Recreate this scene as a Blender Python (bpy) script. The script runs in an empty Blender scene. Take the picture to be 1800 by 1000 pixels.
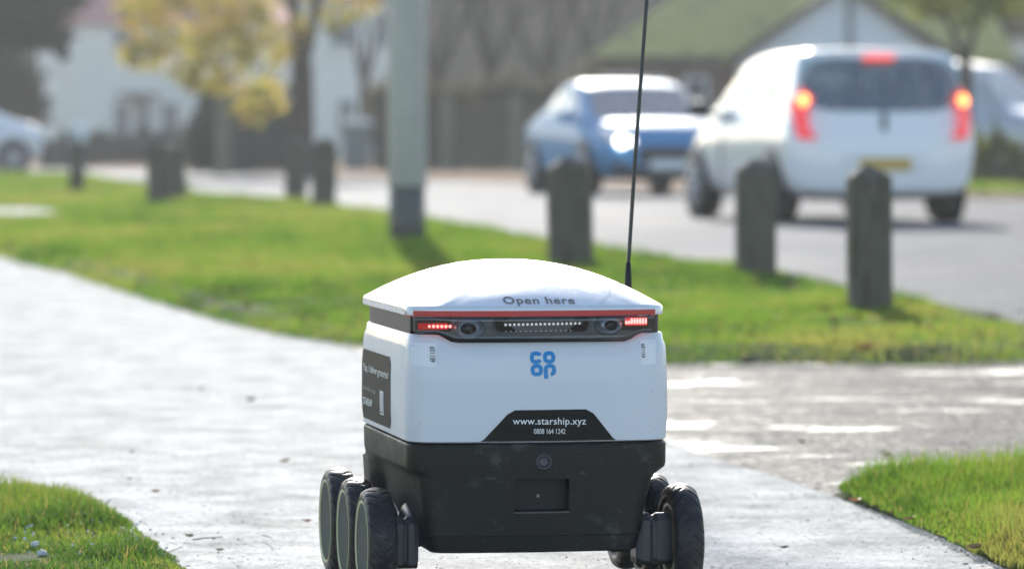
import bpy, bmesh, math, random
import numpy as np
from mathutils import Vector, Matrix, noise
from mathutils.bvhtree import BVHTree
R = math.radians
rnd = random.Random(7)
nrs = np.random.RandomState(11)
S = bpy.context.scene
COL = S.collection

# ------------------------------------------------------------------ camera
F = 7700.0                 # focal length in photo pixels (photo 1800 wide)
CH = 0.76                  # lens height
PITCH = math.atan(265 / F)
cam = bpy.data.cameras.new('camera')
co = bpy.data.objects.new('camera', cam); COL.objects.link(co)
cam.sensor_width = 36; cam.lens = 36 * F / 1800
cam.clip_start = 0.1; cam.clip_end = 3000
co.location = (0, 0, CH); co.rotation_euler = (math.pi / 2 - PITCH, 0, 0)
cam.dof.use_dof = True; cam.dof.focus_distance = 7.08; cam.dof.aperture_fstop = 5.4
S.camera = co

# ------------------------------------------------------------------ world and sun
SUN_AZ = -2.6      # degrees from +Y, negative = towards the left
SUN_EL = 24.0
W = bpy.data.worlds.new('World'); S.world = W; W.use_nodes = True
nt = W.node_tree; nt.nodes.clear()
sky = nt.nodes.new('ShaderNodeTexSky'); sky.sky_type = 'NISHITA'; sky.sun_disc = False
sky.sun_elevation = R(SUN_EL); sky.sun_rotation = R(SUN_AZ)
sky.air_density = 1.0; sky.dust_density = 0.8; sky.ozone_density = 1.0
bg = nt.nodes.new('ShaderNodeBackground'); bg.inputs[1].default_value = 0.15
ow = nt.nodes.new('ShaderNodeOutputWorld')
nt.links.new(sky.outputs[0], bg.inputs[0]); nt.links.new(bg.outputs[0], ow.inputs[0])
sl = bpy.data.lights.new('sun', 'SUN'); sl.energy = 4.5; sl.angle = R(0.6); sl.color = (1, 0.965, 0.90)
so = bpy.data.objects.new('sun', sl); COL.objects.link(so)
sd = Vector((math.sin(R(SUN_AZ)) * math.cos(R(SUN_EL)), math.cos(R(SUN_AZ)) * math.cos(R(SUN_EL)), math.sin(R(SUN_EL))))
so.rotation_euler = sd.to_track_quat('Z', 'Y').to_euler()
S.view_settings.view_transform = 'Standard'; S.view_settings.look = 'None'
S.view_settings.gamma = 1; S.view_settings.use_curve_mapping = False
S.view_settings.exposure = 0.80

# ------------------------------------------------------------------ helpers
def ray(px, py):
    x = (px - 900) / F; v = (500 - py) / F
    return Vector((x, math.cos(PITCH) + v * math.sin(PITCH), -math.sin(PITCH) + v * math.cos(PITCH)))
def ground(px, py, z=0.0):
    d = ray(px, py); t = (z - CH) / d.z
    return Vector((d.x * t, d.y * t, z))
def at(px, py, D):
    d = ray(px, py); t = D / d.y
    return Vector((d.x * t, D, CH + d.z * t))

def tag(o, label=None, cat=None, group=None, kind=None):
    if label: o['label'] = label
    if cat: o['category'] = cat
    if group: o['group'] = group
    if kind: o['kind'] = kind
    return o
def empty(name, loc=(0, 0, 0), rz=0.0, label=None, cat=None, group=None):
    o = bpy.data.objects.new(name, None); COL.objects.link(o)
    o.location = loc; o.rotation_euler = (0, 0, rz); o.empty_display_size = 0.1
    return tag(o, label, cat, group)
def link(name, me, m=None, parent=None, smooth=False):
    o = bpy.data.objects.new(name, me); COL.objects.link(o)
    if m is not None and not me.materials: me.materials.append(m)
    if parent: o.parent = parent
    if smooth: me.polygons.foreach_set('use_smooth', [True] * len(me.polygons))
    return o
def pyd(name, v, f, m=None, parent=None, smooth=False):
    me = bpy.data.meshes.new(name); me.from_pydata([tuple(p) for p in v], [], f); me.update()
    return link(name, me, m, parent, smooth)
def fromb(name, bm, m=None, parent=None, smooth=False, norm=True):
    if norm: bmesh.ops.recalc_face_normals(bm, faces=bm.faces[:])
    me = bpy.data.meshes.new(name); bm.to_mesh(me); bm.free()
    return link(name, me, m, parent, smooth)
def fast(name, V, Fc, m=None, parent=None, attr=None, smooth=False):
    """numpy arrays: V (n,3), Fc (k,3 or 4)"""
    V = np.asarray(V, dtype=np.float32); Fc = np.asarray(Fc, dtype=np.int32)
    me = bpy.data.meshes.new(name)
    me.vertices.add(len(V)); me.vertices.foreach_set('co', V.ravel())
    k = Fc.shape[1]; n = len(Fc)
    me.loops.add(n * k); me.loops.foreach_set('vertex_index', Fc.ravel())
    me.polygons.add(n); me.polygons.foreach_set('loop_start', np.arange(n, dtype=np.int32) * k)
    me.update(calc_edges=True)
    if attr is not None:
        a = me.attributes.new('tone', 'FLOAT', 'POINT'); a.data.foreach_set('value', np.asarray(attr, dtype=np.float32))
    return link(name, me, m, parent, smooth)
def bx(bm, c, s, rz=0.0, bev=0.0, M=None):
    r = bmesh.ops.create_cube(bm, size=1.0); vs = r['verts']
    bmesh.ops.scale(bm, vec=s, verts=vs)
    if bev > 0:
        es = list({e for v in vs for e in v.link_edges})
        r2 = bmesh.ops.bevel(bm, geom=es, offset=bev, segments=2, profile=0.5, affect='EDGES')
        vs = list({v for f in r2['faces'] for v in f.verts} | {v for v in vs if v.is_valid})
    if rz: bmesh.ops.rotate(bm, verts=vs, cent=(0, 0, 0), matrix=Matrix.Rotation(rz, 3, 'Z'))
    bmesh.ops.translate(bm, vec=c, verts=vs)
    if M is not None: bmesh.ops.transform(bm, matrix=M, verts=vs)
    return vs
def box(name, c, s, m, parent=None, rz=0.0, bev=0.0):
    bm = bmesh.new(); bx(bm, c, s, rz, bev); return fromb(name, bm, m, parent)
def tube(bm, pts, rad, n=10, cap=True):
    pts = [Vector(p) for p in pts]; rings = []
    for i, p in enumerate(pts):
        a = pts[max(i - 1, 0)]; b = pts[min(i + 1, len(pts) - 1)]
        t = (b - a).normalized(); u = t.orthogonal().normalized()
        if abs(t.z) > 0.5: u = (Vector((1, 0, 0)) - t * t.x).normalized()
        w = t.cross(u)
        r = rad[i] if hasattr(rad, '__len__') else rad
        rings.append([bm.verts.new(p + (u * math.cos(2 * math.pi * k / n) + w * math.sin(2 * math.pi * k / n)) * r) for k in range(n)])
    for a, b in zip(rings, rings[1:]):
        for k in range(n): bm.faces.new((a[k], a[(k + 1) % n], b[(k + 1) % n], b[k]))
    if cap: bm.faces.new(rings[0][::-1]); bm.faces.new(rings[-1])
def lathe(bm, prof, n=32, axis='Z', closed=False):
    """prof = list of (radius, height along axis)"""
    rings = []
    for r, h in prof:
        ring = []
        for k in range(n):
            a = 2 * math.pi * k / n
            p = (r * math.cos(a), r * math.sin(a), h)
            if axis == 'X': p = (h, r * math.cos(a), r * math.sin(a))
            if axis == 'Y': p = (r * math.cos(a), h, r * math.sin(a))
            ring.append(bm.verts.new(p))
        rings.append(ring)
    pairs = list(zip(rings, rings[1:])) + ([(rings[-1], rings[0])] if closed else [])
    for a, b in pairs:
        for k in range(n): bm.faces.new((a[k], a[(k + 1) % n], b[(k + 1) % n], b[k]))
    if not closed: bm.faces.new(rings[0][::-1]); bm.faces.new(rings[-1])
def copy_tree(o, parent=None):
    c = o.copy(); COL.objects.link(c); c.parent = parent
    for ch in list(o.children): copy_tree(ch, c)
    return c

# ------------------------------------------------------------------ materials
MATS = {}
def mat(name, base=(.5, .5, .5), rough=.5, metal=0.0, coat=0.0, spec=.5, emit=None, es=0.0, trans=0.0, coat_rough=.03):
    m = bpy.data.materials.new(name); m.use_nodes = True
    b = m.node_tree.nodes['Principled BSDF']
    b.inputs['Base Color'].default_value = (*base, 1); b.inputs['Roughness'].default_value = rough
    b.inputs['Metallic'].default_value = metal; b.inputs['Coat Weight'].default_value = coat
    b.inputs['Coat Roughness'].default_value = coat_rough
    b.inputs['Specular IOR Level'].default_value = spec
    b.inputs['Transmission Weight'].default_value = trans
    if emit: b.inputs['Emission Color'].default_value = (*emit, 1); b.inputs['Emission Strength'].default_value = es
    MATS[name] = m
    return m
def nd(m, t, **kw):
    n = m.node_tree.nodes.new(t)
    for k, v in kw.items():
        if k in n.inputs.keys() if isinstance(k, str) else False: n.inputs[k].default_value = v
        else: setattr(n, k, v)
    return n
def lk(m, a, b): m.node_tree.links.new(a, b)
def pr(m): return m.node_tree.nodes['Principled BSDF']
def noisetex(m, scale, detail=5, rough=.6, vec='Object', stretch=None):
    tc = nd(m, 'ShaderNodeTexCoord'); n = nd(m, 'ShaderNodeTexNoise')
    n.inputs['Scale'].default_value = scale; n.inputs['Detail'].default_value = detail; n.inputs['Roughness'].default_value = rough
    if stretch:
        mp = nd(m, 'ShaderNodeMapping'); mp.inputs['Scale'].default_value = stretch
        lk(m, tc.outputs[vec], mp.inputs[0]); lk(m, mp.outputs[0], n.inputs['Vector'])
    else: lk(m, tc.outputs[vec], n.inputs['Vector'])
    return n.outputs['Fac']
def ramp(m, fac, stops):
    r = nd(m, 'ShaderNodeValToRGB'); e = r.color_ramp.elements
    while len(e) < len(stops): e.new(0.5)
    for el, (p, c) in zip(e, stops):
        el.position = p; el.color = (*c, 1) if hasattr(c, '__len__') else (c, c, c, 1)
    lk(m, fac, r.inputs[0]); return r.outputs[0]
def bump(m, h, strength=.3, dist=.01, prev=None):
    b = nd(m, 'ShaderNodeBump'); b.inputs['Strength'].default_value = strength; b.inputs['Distance'].default_value = dist
    lk(m, h, b.inputs['Height'])
    if prev: lk(m, prev, b.inputs['Normal'])
    return b.outputs[0]
def mixc(m, fac, a, b, mode='MIX'):
    x = nd(m, 'ShaderNodeMix'); x.data_type = 'RGBA'; x.blend_type = mode
    for sock, v in ((x.inputs[0], fac), (x.inputs[6], a), (x.inputs[7], b)):
        if hasattr(v, 'links'): lk(m, v, sock)
        elif hasattr(v, '__len__'): sock.default_value = (*v, 1)
        else: sock.default_value = v
    return x.outputs[2]
def noisy(name, cols, scale=4, rough=.7, bs=.3, bd=.01, bscale=None, detail=6, spec=.4, stretch=None):
    m = mat(name, rough=rough, spec=spec)
    n = noisetex(m, scale, detail, stretch=stretch)
    k = len(cols)
    lk(m, ramp(m, n, [(0.32 + 0.36 * i / (k - 1), c) for i, c in enumerate(cols)]), pr(m).inputs['Base Color'])
    n2 = noisetex(m, bscale or scale * 6, 4, stretch=stretch)
    lk(m, bump(m, n2, bs, bd), pr(m).inputs['Normal'])
    return m

# leaves and grass: front and back lit
def leafmat(name, dark, light, tl=1.6, tw=.45, gloss=.05, rough=.45):
    m = bpy.data.materials.new(name); m.use_nodes = True; T = m.node_tree; T.nodes.clear()
    at_ = T.nodes.new('ShaderNodeAttribute'); at_.attribute_name = 'tone'
    cr = T.nodes.new('ShaderNodeValToRGB'); e = cr.color_ramp.elements
    stops = [dark, light] if not isinstance(dark, list) else dark
    while len(e) < len(stops): e.new(.5)
    for i, c in enumerate(stops): e[i].position = i / (len(stops) - 1); e[i].color = (*c, 1)
    T.links.new(at_.outputs['Fac'], cr.inputs[0])
    d = T.nodes.new('ShaderNodeBsdfDiffuse'); t = T.nodes.new('ShaderNodeBsdfTranslucent'); g = T.nodes.new('ShaderNodeBsdfGlossy')
    g.inputs['Roughness'].default_value = rough
    sc = T.nodes.new('ShaderNodeMix'); sc.data_type = 'RGBA'; sc.blend_type = 'MULTIPLY'; sc.inputs[0].default_value = 1
    sc.clamp_result = False
    T.links.new(cr.outputs[0], sc.inputs[6]); sc.inputs[7].default_value = (tl, tl, tl * .7, 1)
    T.links.new(cr.outputs[0], d.inputs[0]); T.links.new(sc.outputs[2], t.inputs[0])
    m1 = T.nodes.new('ShaderNodeMixShader'); m1.inputs[0].default_value = tw
    m2 = T.nodes.new('ShaderNodeMixShader'); m2.inputs[0].default_value = gloss
    o = T.nodes.new('ShaderNodeOutputMaterial')
    T.links.new(d.outputs[0], m1.inputs[1]); T.links.new(t.outputs[0], m1.inputs[2])
    T.links.new(m1.outputs[0], m2.inputs[1]); T.links.new(g.outputs[0], m2.inputs[2]); T.links.new(m2.outputs[0], o.inputs[0])
    MATS[name] = m; return m

# clear cover: see-through with a fresnel gloss
def clearmat(name, tint=(1, 1, 1), ior=1.5, rough=.03, floor=0.04):
    m = bpy.data.materials.new(name); m.use_nodes = True; T = m.node_tree; T.nodes.clear()
    tr = T.nodes.new('ShaderNodeBsdfTransparent'); tr.inputs[0].default_value = (*tint, 1)
    g = T.nodes.new('ShaderNodeBsdfGlossy'); g.inputs['Roughness'].default_value = rough
    fr = T.nodes.new('ShaderNodeFresnel'); fr.inputs[0].default_value = ior
    mx = T.nodes.new('ShaderNodeMixShader'); o = T.nodes.new('ShaderNodeOutputMaterial')
    ad = T.nodes.new('ShaderNodeMath'); ad.operation = 'ADD'; ad.inputs[1].default_value = floor
    T.links.new(fr.outputs[0], ad.inputs[0]); T.links.new(ad.outputs[0], mx.inputs[0])
    T.links.new(tr.outputs[0], mx.inputs[1]); T.links.new(g.outputs[0], mx.inputs[2]); T.links.new(mx.outputs[0], o.inputs[0])
    MATS[name] = m; return m

# paths and roads
def wetmat(name, dark, light, scale, rlo, rhi, grain=220, bs=.5, bd=.004, puddle=None, patch=(0.35, 0.65), stretch=None, grainscale2=60, spec=.5, wet=(.4, .8), specks=90, wsc=3.3):
    m = mat(name, spec=spec); p = pr(m)
    big = noisetex(m, scale, 6, .62, stretch=stretch); fine = noisetex(m, grain, 3, .6)
    mid = noisetex(m, grainscale2, 4, .6)
    a = ramp(m, big, [(patch[0], dark), (patch[1], light)])
    b = ramp(m, fine, [(.3, .62), (.7, 1.25)])
    c = mixc(m, 1.0, a, b, 'MULTIPLY')
    c = mixc(m, .5, c, ramp(m, mid, [(.35, .6), (.6, 1.2)]), 'MULTIPLY')
    c = mixc(m, 1.0, c, ramp(m, noisetex(m, specks, 2, .5), [(.30, .25), (.37, 1.0)]), 'MULTIPLY')
    lk(m, c, p.inputs['Base Color'])
    rr = ramp(m, big, [(patch[0], rlo), (patch[1], rhi)])
    n = bump(m, fine, bs, bd); n = bump(m, mid, bs * .8, bd * 2, n)
    if puddle:
        pn = noisetex(m, puddle[0], 9, .72, stretch=puddle[3])
        pm = ramp(m, pn, [(puddle[1], 0.0), (puddle[2], 1.0)])
        rr = mixc(m, pm, rr, (.28, .28, .28))
        c2 = mixc(m, pm, c, (.03, .03, .03)); lk(m, c2, p.inputs['Base Color'])
        inv = nd(m, 'ShaderNodeMath'); inv.operation = 'SUBTRACT'; inv.inputs[0].default_value = 1.0; lk(m, pm, inv.inputs[1])
        for nn in m.node_tree.nodes:
            if nn.bl_idname == 'ShaderNodeBump':
                mu = nd(m, 'ShaderNodeMath'); mu.operation = 'MULTIPLY'; mu.inputs[1].default_value = nn.inputs['Strength'].default_value
                lk(m, inv.outputs[0], mu.inputs[0]); lk(m, mu.outputs[0], nn.inputs['Strength'])
    lk(m, rr, p.inputs['Roughness']); lk(m, n, p.inputs['Normal'])
    # damp film covers only part of the surface: the rest is matt
    df = nd(m, 'ShaderNodeBsdfDiffuse'); lk(m, c, df.inputs['Color']); lk(m, n, df.inputs['Normal'])
    wn = noisetex(m, scale * wsc, 8, .78, stretch=stretch)
    wf = ramp(m, wn, [(.38, wet[0]), (.62, wet[1])])
    if puddle: wf = mixc(m, pm, wf, (1, 1, 1))
    mx = nd(m, 'ShaderNodeMixShader'); lk(m, wf, mx.inputs[0]); lk(m, df.outputs[0], mx.inputs[1]); lk(m, p.outputs[0], mx.inputs[2])
    lk(m, mx.outputs[0], m.node_tree.nodes['Material Output'].inputs['Surface'])
    return m
M_path = wetmat('wet_concrete', (.37, .36, .34), (.64, .63, .60), 3.4, .48, .6, grain=260, bs=.6, bd=.005, spec=.35, wet=(.03, .13), wsc=2.0)
M_drive = wetmat('wet_asphalt', (.025, .025, .024), (.10, .098, .092), 4.0, .40, .62, grain=110, bs=.8, bd=.008,
                 puddle=(1.9, .55, .70, (0.7, 1.0, 1)), spec=.35, wet=(.0, .42), specks=45, wsc=8)
M_road = wetmat('road_asphalt', (.13, .13, .135), (.21, .21, .215), .6, .5, .68, grain=60, bs=.5, bd=.01, stretch=(.5, 1.2, 1), grainscale2=20, spec=.18, wet=(.12, .22), specks=12)
M_soil = noisy('garden_soil', [(.03, .022, .014), (.07, .05, .03), (.06, .065, .03)], 1.3, .95, spec=.05)
M_litter = noisy('leaf_litter_ground', [(.07, .05, .03), (.22, .13, .08), (.10, .09, .045)], 1.5, .95, spec=.05)
M_turf = noisy('turf_soil', [(.025, .035, .010), (.04, .075, .014), (.035, .035, .014)], 3, .95, .6, .02, spec=.05)
M_farturf = noisy('far_turf', [(.05, .085, .02), (.09, .15, .03)], 2, .9, .6, .02)
M_grass = leafmat('grass_blade', [(.018, .042, .010), (.048, .10, .016), (.105, .165, .024), (.22, .17, .07)], None, tl=1.9, tw=.5, gloss=.04)
M_grass2 = leafmat('verge_grass_blade', [(.025, .052, .010), (.068, .135, .018), (.12, .19, .026), (.22, .17, .07)], None, tl=1.9, tw=.5, gloss=.03)
M_yleaf = leafmat('autumn_leaf', [(.15, .16, .04), (.34, .30, .06), (.52, .42, .08), (.48, .29, .08)], None, tl=1.3, tw=.5)
M_gleaf = leafmat('green_leaf', [(.06, .08, .015), (.15, .18, .03), (.28, .27, .05)], None, tl=1.6, tw=.5)
M_dleaf = leafmat('dark_leaf', [(.012, .018, .010), (.025, .035, .017), (.04, .055, .022)], None, tl=1.2, tw=.3)
M_bleaf = leafmat('brown_leaf', [(.05, .04, .028), (.10, .08, .05), (.15, .12, .07), (.09, .10, .045)], None, tl=1.2, tw=.4)
M_bark = noisy('bark', [(.035, .028, .02), (.09, .075, .055)], 3, .9, .6, .03, stretch=(6, 6, 1))
M_post = noisy('weathered_timber', [(.065, .055, .038), (.16, .14, .11), (.09, .09, .05)], 7, .85, .5, .01, stretch=(3, 3, .5))
M_galv = noisy('grey_paint', [(.44, .42, .36), (.52, .50, .43)], 5, .45, .1, .002)
M_galvd = noisy('dark_grey_paint', [(.12, .118, .10), (.16, .155, .135)], 5, .5, .15, .003)

# ------------------------------------------------------------------ ground sheets
def resample(pts, n):
    pts = [Vector(p) for p in pts]; L = [0]
    for a, b in zip(pts, pts[1:]): L.append(L[-1] + (b - a).length)
    out = []
    for i in range(n):
        t = L[-1] * i / (n - 1); j = 0
        while j < len(L) - 2 and L[j + 1] < t: j += 1
        f = (t - L[j]) / max(L[j + 1] - L[j], 1e-9); out.append(pts[j].lerp(pts[j + 1], min(max(f, 0), 1)))
    return out
def xmatch(lo, hi, n, wob=0.0):
    """two polylines -> n matched pairs"""
    return resample(lo, n), resample(hi, n)
def band(name, lo, hi, m, z0=0.0, hgt=0.0, ew=.15, n=80, k=12, wob=.0, rough_z=0.0, label=None):
    A, B = xmatch(lo, hi, n); V = []; Fc = []
    for i, (a, b) in enumerate(zip(A, B)):
        w = (b - a).length
        for j in range(k + 1):
            t = j / k; t = t * t * (3 - 2 * t) if hgt else t
            p = a.lerp(b, t); d = min(t, 1 - t) * w
            q = noise.noise(Vector((p.x * 2, p.y * 2, 3)))
            if wob:
                e = noise.noise(Vector((p.x * 3.1, p.y * 1.3, 9))) * wob + noise.noise(Vector((p.x * 11, p.y * 4, 5))) * wob * .4
                p = p + Vector((0, e * (1 if j in (0, k) else .6), 0))
            z = z0 + hgt * min(1, d / ew) + (rough_z * q * min(1, d / ew))
            V.append((p.x, p.y, z))
    for i in range(n - 1):
        for j in range(k):
            a = i * (k + 1) + j; Fc.append((a, a + k + 1, a + k + 2, a + 1))
    o = pyd(name, V, Fc, m, None, True); o['kind'] = 'structure'
    return o
G = lambda L: [ground(*p) for p in L]

pyd('ground', [(-420, -60, -.06), (420, -60, -.06), (420, 780, -.06), (-420, 780, -.06)], [(0, 1, 2, 3)], M_soil)['kind'] = 'structure'
pyd('path', [(-14, 3.0, -.004), (5, 3.0, -.004), (14, 12.5, -.004), (14, 16, -.004), (-14, 42, -.004)], [(0, 1, 2, 3, 4)], M_path)['kind'] = 'structure'

road_near = [(1.93 + 9, -3, 0), (4.2, 9, 0), (2.5, 14.2, 0)] + [tuple(ground(*p)) for p in ((1790, 585), (1500, 516), (1200, 466), (900, 421), (620, 371), (360, 352), (250, 332), (170, 316), (0, 304), (-400, 290))]
road_far = [(22, -3, 0), (16, 14, 0), (11, 30, 0)] + [tuple(ground(*p)) for p in ((2300, 366), (1700, 350), (1250, 338), (930, 325), (600, 312), (350, 301), (0, 294), (-400, 286))]
lo = [Vector(p) - Vector((.25, .25, 0)) for p in road_near]
o = band('road', lo, road_far, M_road, z0=.001, n=90, k=6)
# driveway crossing to the right
drv_lo = G([(560, 592), (800, 672), (1000, 725), (1170, 775), (1250, 800), (1400, 845), (1465, 868)]) + [Vector((2.2, 9.0, 0)), Vector((4.6, 8.8, 0))]
drv_hi = G([(560, 588), (640, 600), (900, 618), (1160, 630), (1400, 628), (1600, 630), (1790, 618)]) + [Vector((2.3, 15.4, 0)), Vector((4.6, 13, 0))]
band('driveway', drv_lo, drv_hi, M_drive, z0=-.0036, hgt=.005, ew=.35, n=160, k=30, wob=.05, rough_z=.0)
verge_lo = G([(-420, 372), (-150, 415), (0, 448), (120, 478), (250, 520), (380, 560), (500, 588), (640, 608), (900, 628), (1160, 641), (1400, 639), (1600, 642), (1770, 636), (1890, 622)])
verge_hi = G([(-420, 288), (0, 305), (170, 317), (250, 333), (330, 350), (400, 358), (480, 362), (620, 375), (750, 398), (900, 425), (1050, 448), (1200, 470), (1360, 492), (1500, 520), (1650, 548), (1790, 580), (1900, 606)])
band('grass_verge', verge_lo, verge_hi, M_turf, z0=-.003, hgt=.055, ew=.25, n=400, k=60, wob=.05, rough_z=.03)
side_lo = G([(-420, 392), (-60, 402), (60, 400), (115, 390)]); side_hi = G([(-420, 370), (-60, 377), (60, 378), (115, 386)])
band('side_path', side_lo, side_hi, M_path, z0=.066, n=30, k=3)
far_lo = [Vector(p) for p in road_far]; far_hi = [p + Vector((.6, 26, 0)) for p in far_lo]
band('far_verge', far_lo, far_hi, M_litter, z0=.002, hgt=.08, ew=.1, n=60, k=10)
ll_lo = G([(-260, 1100), (360, 1040), (330, 1003), (300, 975), (230, 930), (160, 902), (80, 880), (0, 882), (-120, 880)])
ll_hi = [Vector((-1.9, 6.2, 0)) + Vector((-.1 * i, .4 * i, 0)) for i in range(9)]
band('left_lawn', G([(400, 1100), (360, 1040), (330, 1003), (300, 975), (230, 930), (160, 902), (80, 880), (0, 878), (-160, 872)]), [Vector((-2.2, 6.5 + .38 * i, 0)) for i in range(9)], M_turf, z0=-.0034, hgt=.025, ew=.10, n=80, k=24, wob=.02, rough_z=.012)
band('right_lawn', G([(1900, 1060), (1790, 1006), (1720, 972), (1640, 934), (1560, 903), (1466, 868)]), G([(2400, 1060), (2300, 980), (2200, 900), (2000, 850), (1700, 858), (1468, 866)]), M_turf, z0=-.0034, hgt=.025, ew=.10, n=80, k=24, wob=.02, rough_z=.012)

# ------------------------------------------------------------------ grass blades
def inside(poly, P):
    x, y = P[:, 0], P[:, 1]; c = np.zeros(len(P), bool); n = len(poly)
    for i in range(n):
        x1, y1 = poly[i][:2]; x2, y2 = poly[i - 1][:2]
        if y1 == y2: continue
        t = ((y1 > y) != (y2 > y)) & (x < (x2 - x1) * (y - y1) / (y2 - y1) + x1); c ^= t
    return c
def pnoise(P, s, seed):
    """cheap smooth 2-D value noise"""
    r = np.random.RandomState(seed); g = r.rand(64, 64); q = P * s
    i = np.floor(q).astype(int); f = q - i; f = f * f * (3 - 2 * f)
    a = g[i[:, 0] % 64, i[:, 1] % 64]; b = g[(i[:, 0] + 1) % 64, i[:, 1] % 64]
    c = g[i[:, 0] % 64, (i[:, 1] + 1) % 64]; d = g[(i[:, 0] + 1) % 64, (i[:, 1] + 1) % 64]
    return (a * (1 - f[:, 0]) + b * f[:, 0]) * (1 - f[:, 1]) + (c * (1 - f[:, 0]) + d * f[:, 0]) * f[:, 1]
def polyd(poly, P):
    """distance of points to polygon outline"""
    best = np.full(len(P), 1e9); n = len(poly)
    for i in range(n):
        a = np.array(poly[i][:2]); b = np.array(poly[i - 1][:2]); ab = b - a; L = (ab ** 2).sum()
        if L < 1e-9: continue
        t = np.clip(((P - a) @ ab) / L, 0, 1); q = a + t[:, None] * ab
        best = np.minimum(best, np.sqrt(((P - q) ** 2).sum(1)))
    return best
def blades(P, z, H, Wd, tone, lean=.5, seg=2):
    n = len(P); az = nrs.rand(n) * 2 * math.pi; la = nrs.rand(n) * 2 * math.pi
    dx, dy = np.cos(az) * Wd / 2, np.sin(az) * Wd / 2
    ln = H * lean * (nrs.rand(n) ** 1.3)
    lx, ly = np.cos(la) * ln, np.sin(la) * ln
    B = np.stack([P[:, 0], P[:, 1], z], 1); V = np.zeros((n, 5, 3))
    off = np.stack([dx, dy, np.zeros(n)], 1)
    mid = B + np.stack([lx * .35, ly * .35, H * .58], 1)
    tip = B + np.stack([lx, ly, H * (1 - .3 * (ln / H) ** 2)], 1)
    V[:, 0] = B - off; V[:, 1] = B + off; V[:, 2] = mid + off * .8; V[:, 3] = mid - off * .8; V[:, 4] = tip
    k = np.arange(n)[:, None] * 5
    T = np.concatenate([k + [0, 1, 2], k + [0, 2, 3], k + [3, 2, 4]], 0)
    return V.reshape(-1, 3), T, np.repeat(tone, 5)
def scatter(poly, dens_fn, bbox, nmax):
    P = np.stack([nrs.uniform(bbox[0], bbox[1], nmax), nrs.uniform(bbox[2], bbox[3], nmax)], 1)
    k = inside(poly, P); P = P[k]
    k = nrs.rand(len(P)) < dens_fn(P); return P[k]
POSTS = [(ground(px, py).x, ground(px, py).y, .22) for px, py in ((1532, 549), (1332, 491), (1004, 474), (567, 368), (518, 357), (280, 366), (311, 358), (715, 426))]
def vp(L): return [(p.x, p.y) for p in L]
def make_grass(name, poly, bbox, n, Hf, Wf, mt, label, zb=.05, ew=.25, dens=None, ragged=0.0, hv=.9, tb=0.0, lean=.5, edge_w=.1):
    P = scatter(poly, dens or (lambda P: np.ones(len(P))), bbox, n)
    d = polyd(poly, P)
    if ragged: k = d > ragged * (pnoise(P, 3.5, 51) * .6 + pnoise(P, 14, 52) * .6 - .1); P = P[k]; d = d[k]
    z = .004 + zb * np.clip(d / ew, 0, 1)
    c = pnoise(P, 1.3, 1) * .5 + pnoise(P, 4.5, 2) * .5
    if 'verge' in name: z = z + .03 * (np.array([noise.noise(Vector((x * 2, y * 2, 3))) for x, y in P]) if len(P) < 900000 else 0) * np.clip(d / ew, 0, 1)
    H = Hf(P) * (.45 + .85 * nrs.rand(len(P)) ** 1.5) * (1 - hv / 2 + hv * 1.2 * (c - .1)); Wd = Wf(P)
    H = H * np.clip(d / edge_w, .3, 1)
    for (qx, qy, qr) in (POSTS if 'verge' in name else []): H = H * (1 + 1.3 * np.exp(-(((P[:, 0] - qx) ** 2 + (P[:, 1] - qy) ** 2) / qr ** 2)))
    tone = np.clip(-.30 + tb + .75 * pnoise(P * [1, .5], 1.1, 3) + .62 * pnoise(P, 5, 4) + nrs.rand(len(P)) * .35, 0, .85)
    dead = nrs.rand(len(P)) < .08; tone[dead] = 1.0
    V, T, A = blades(P, z, H, Wd, tone, lean)
    o = fast(name, V, T, mt, None, A); tag(o, label, 'grass', kind='stuff'); return o
vpoly = vp(p + Vector((0, -.017 * p.y, 0)) for p in verge_lo) + vp(verge_hi)[::-1]
spoly = vp(side_lo) + vp(side_hi)[::-1]
def infr(P, m=1.25): return (np.abs(P[:, 0]) < P[:, 1] * (900 / F) * m + .3)
def dverge(P):
    s = np.clip((16.0 / P[:, 1]) ** 1.15, 0, 1) * np.clip((pnoise(P * [1, .7], 2.3, 61) * .6 + pnoise(P, 7, 62) * .5 - .22) * 4, .12, 1)
    return s * infr(P) * (~inside(spoly, P))
make_grass('verge_grass', vpoly, (-9, 5, 14, 75), 3400000,
           lambda P: .045 * np.clip(P[:, 1] / 22, .8, 1.5), lambda P: .0042 * np.clip(P[:, 1] / 15, 1, 4.5), M_grass2,
           'bright green grass growing on the verge between the path and the road', dens=dverge, ragged=.015, hv=1.3, lean=.8, edge_w=.06)
lp = vp(G([(410, 1100), (372, 1040), (342, 1003), (308, 970), (236, 922), (164, 894), (80, 872), (0, 870), (-160, 864)])) + [(-2.2, 9.9), (-2.2, 6.5)]
make_grass('left_lawn_grass', lp, (-1.7, -.3, 6.6, 9.7), 260000, lambda P: .024 + .016 * pnoise(P, 3, 8), lambda P: .0022 + 0 * P[:, 0], M_grass,
           'short mossy green grass at the bottom left corner beside the path', zb=.02, ew=.06, ragged=.05, hv=1.9, lean=1.2, dens=lambda P: .25 + .75 * np.clip((pnoise(P, 7, 21) * .6 + pnoise(P, 22, 22) * .4 - .36) * 6, 0, 1))
rp = vp(G([(1885, 1068), (1775, 1014), (1706, 980), (1626, 941), (1548, 909), (1456, 870)])) + vp(G([(1468, 866), (1700, 858), (2000, 850), (2200, 900), (2300, 980), (2400, 1060)]))
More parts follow.
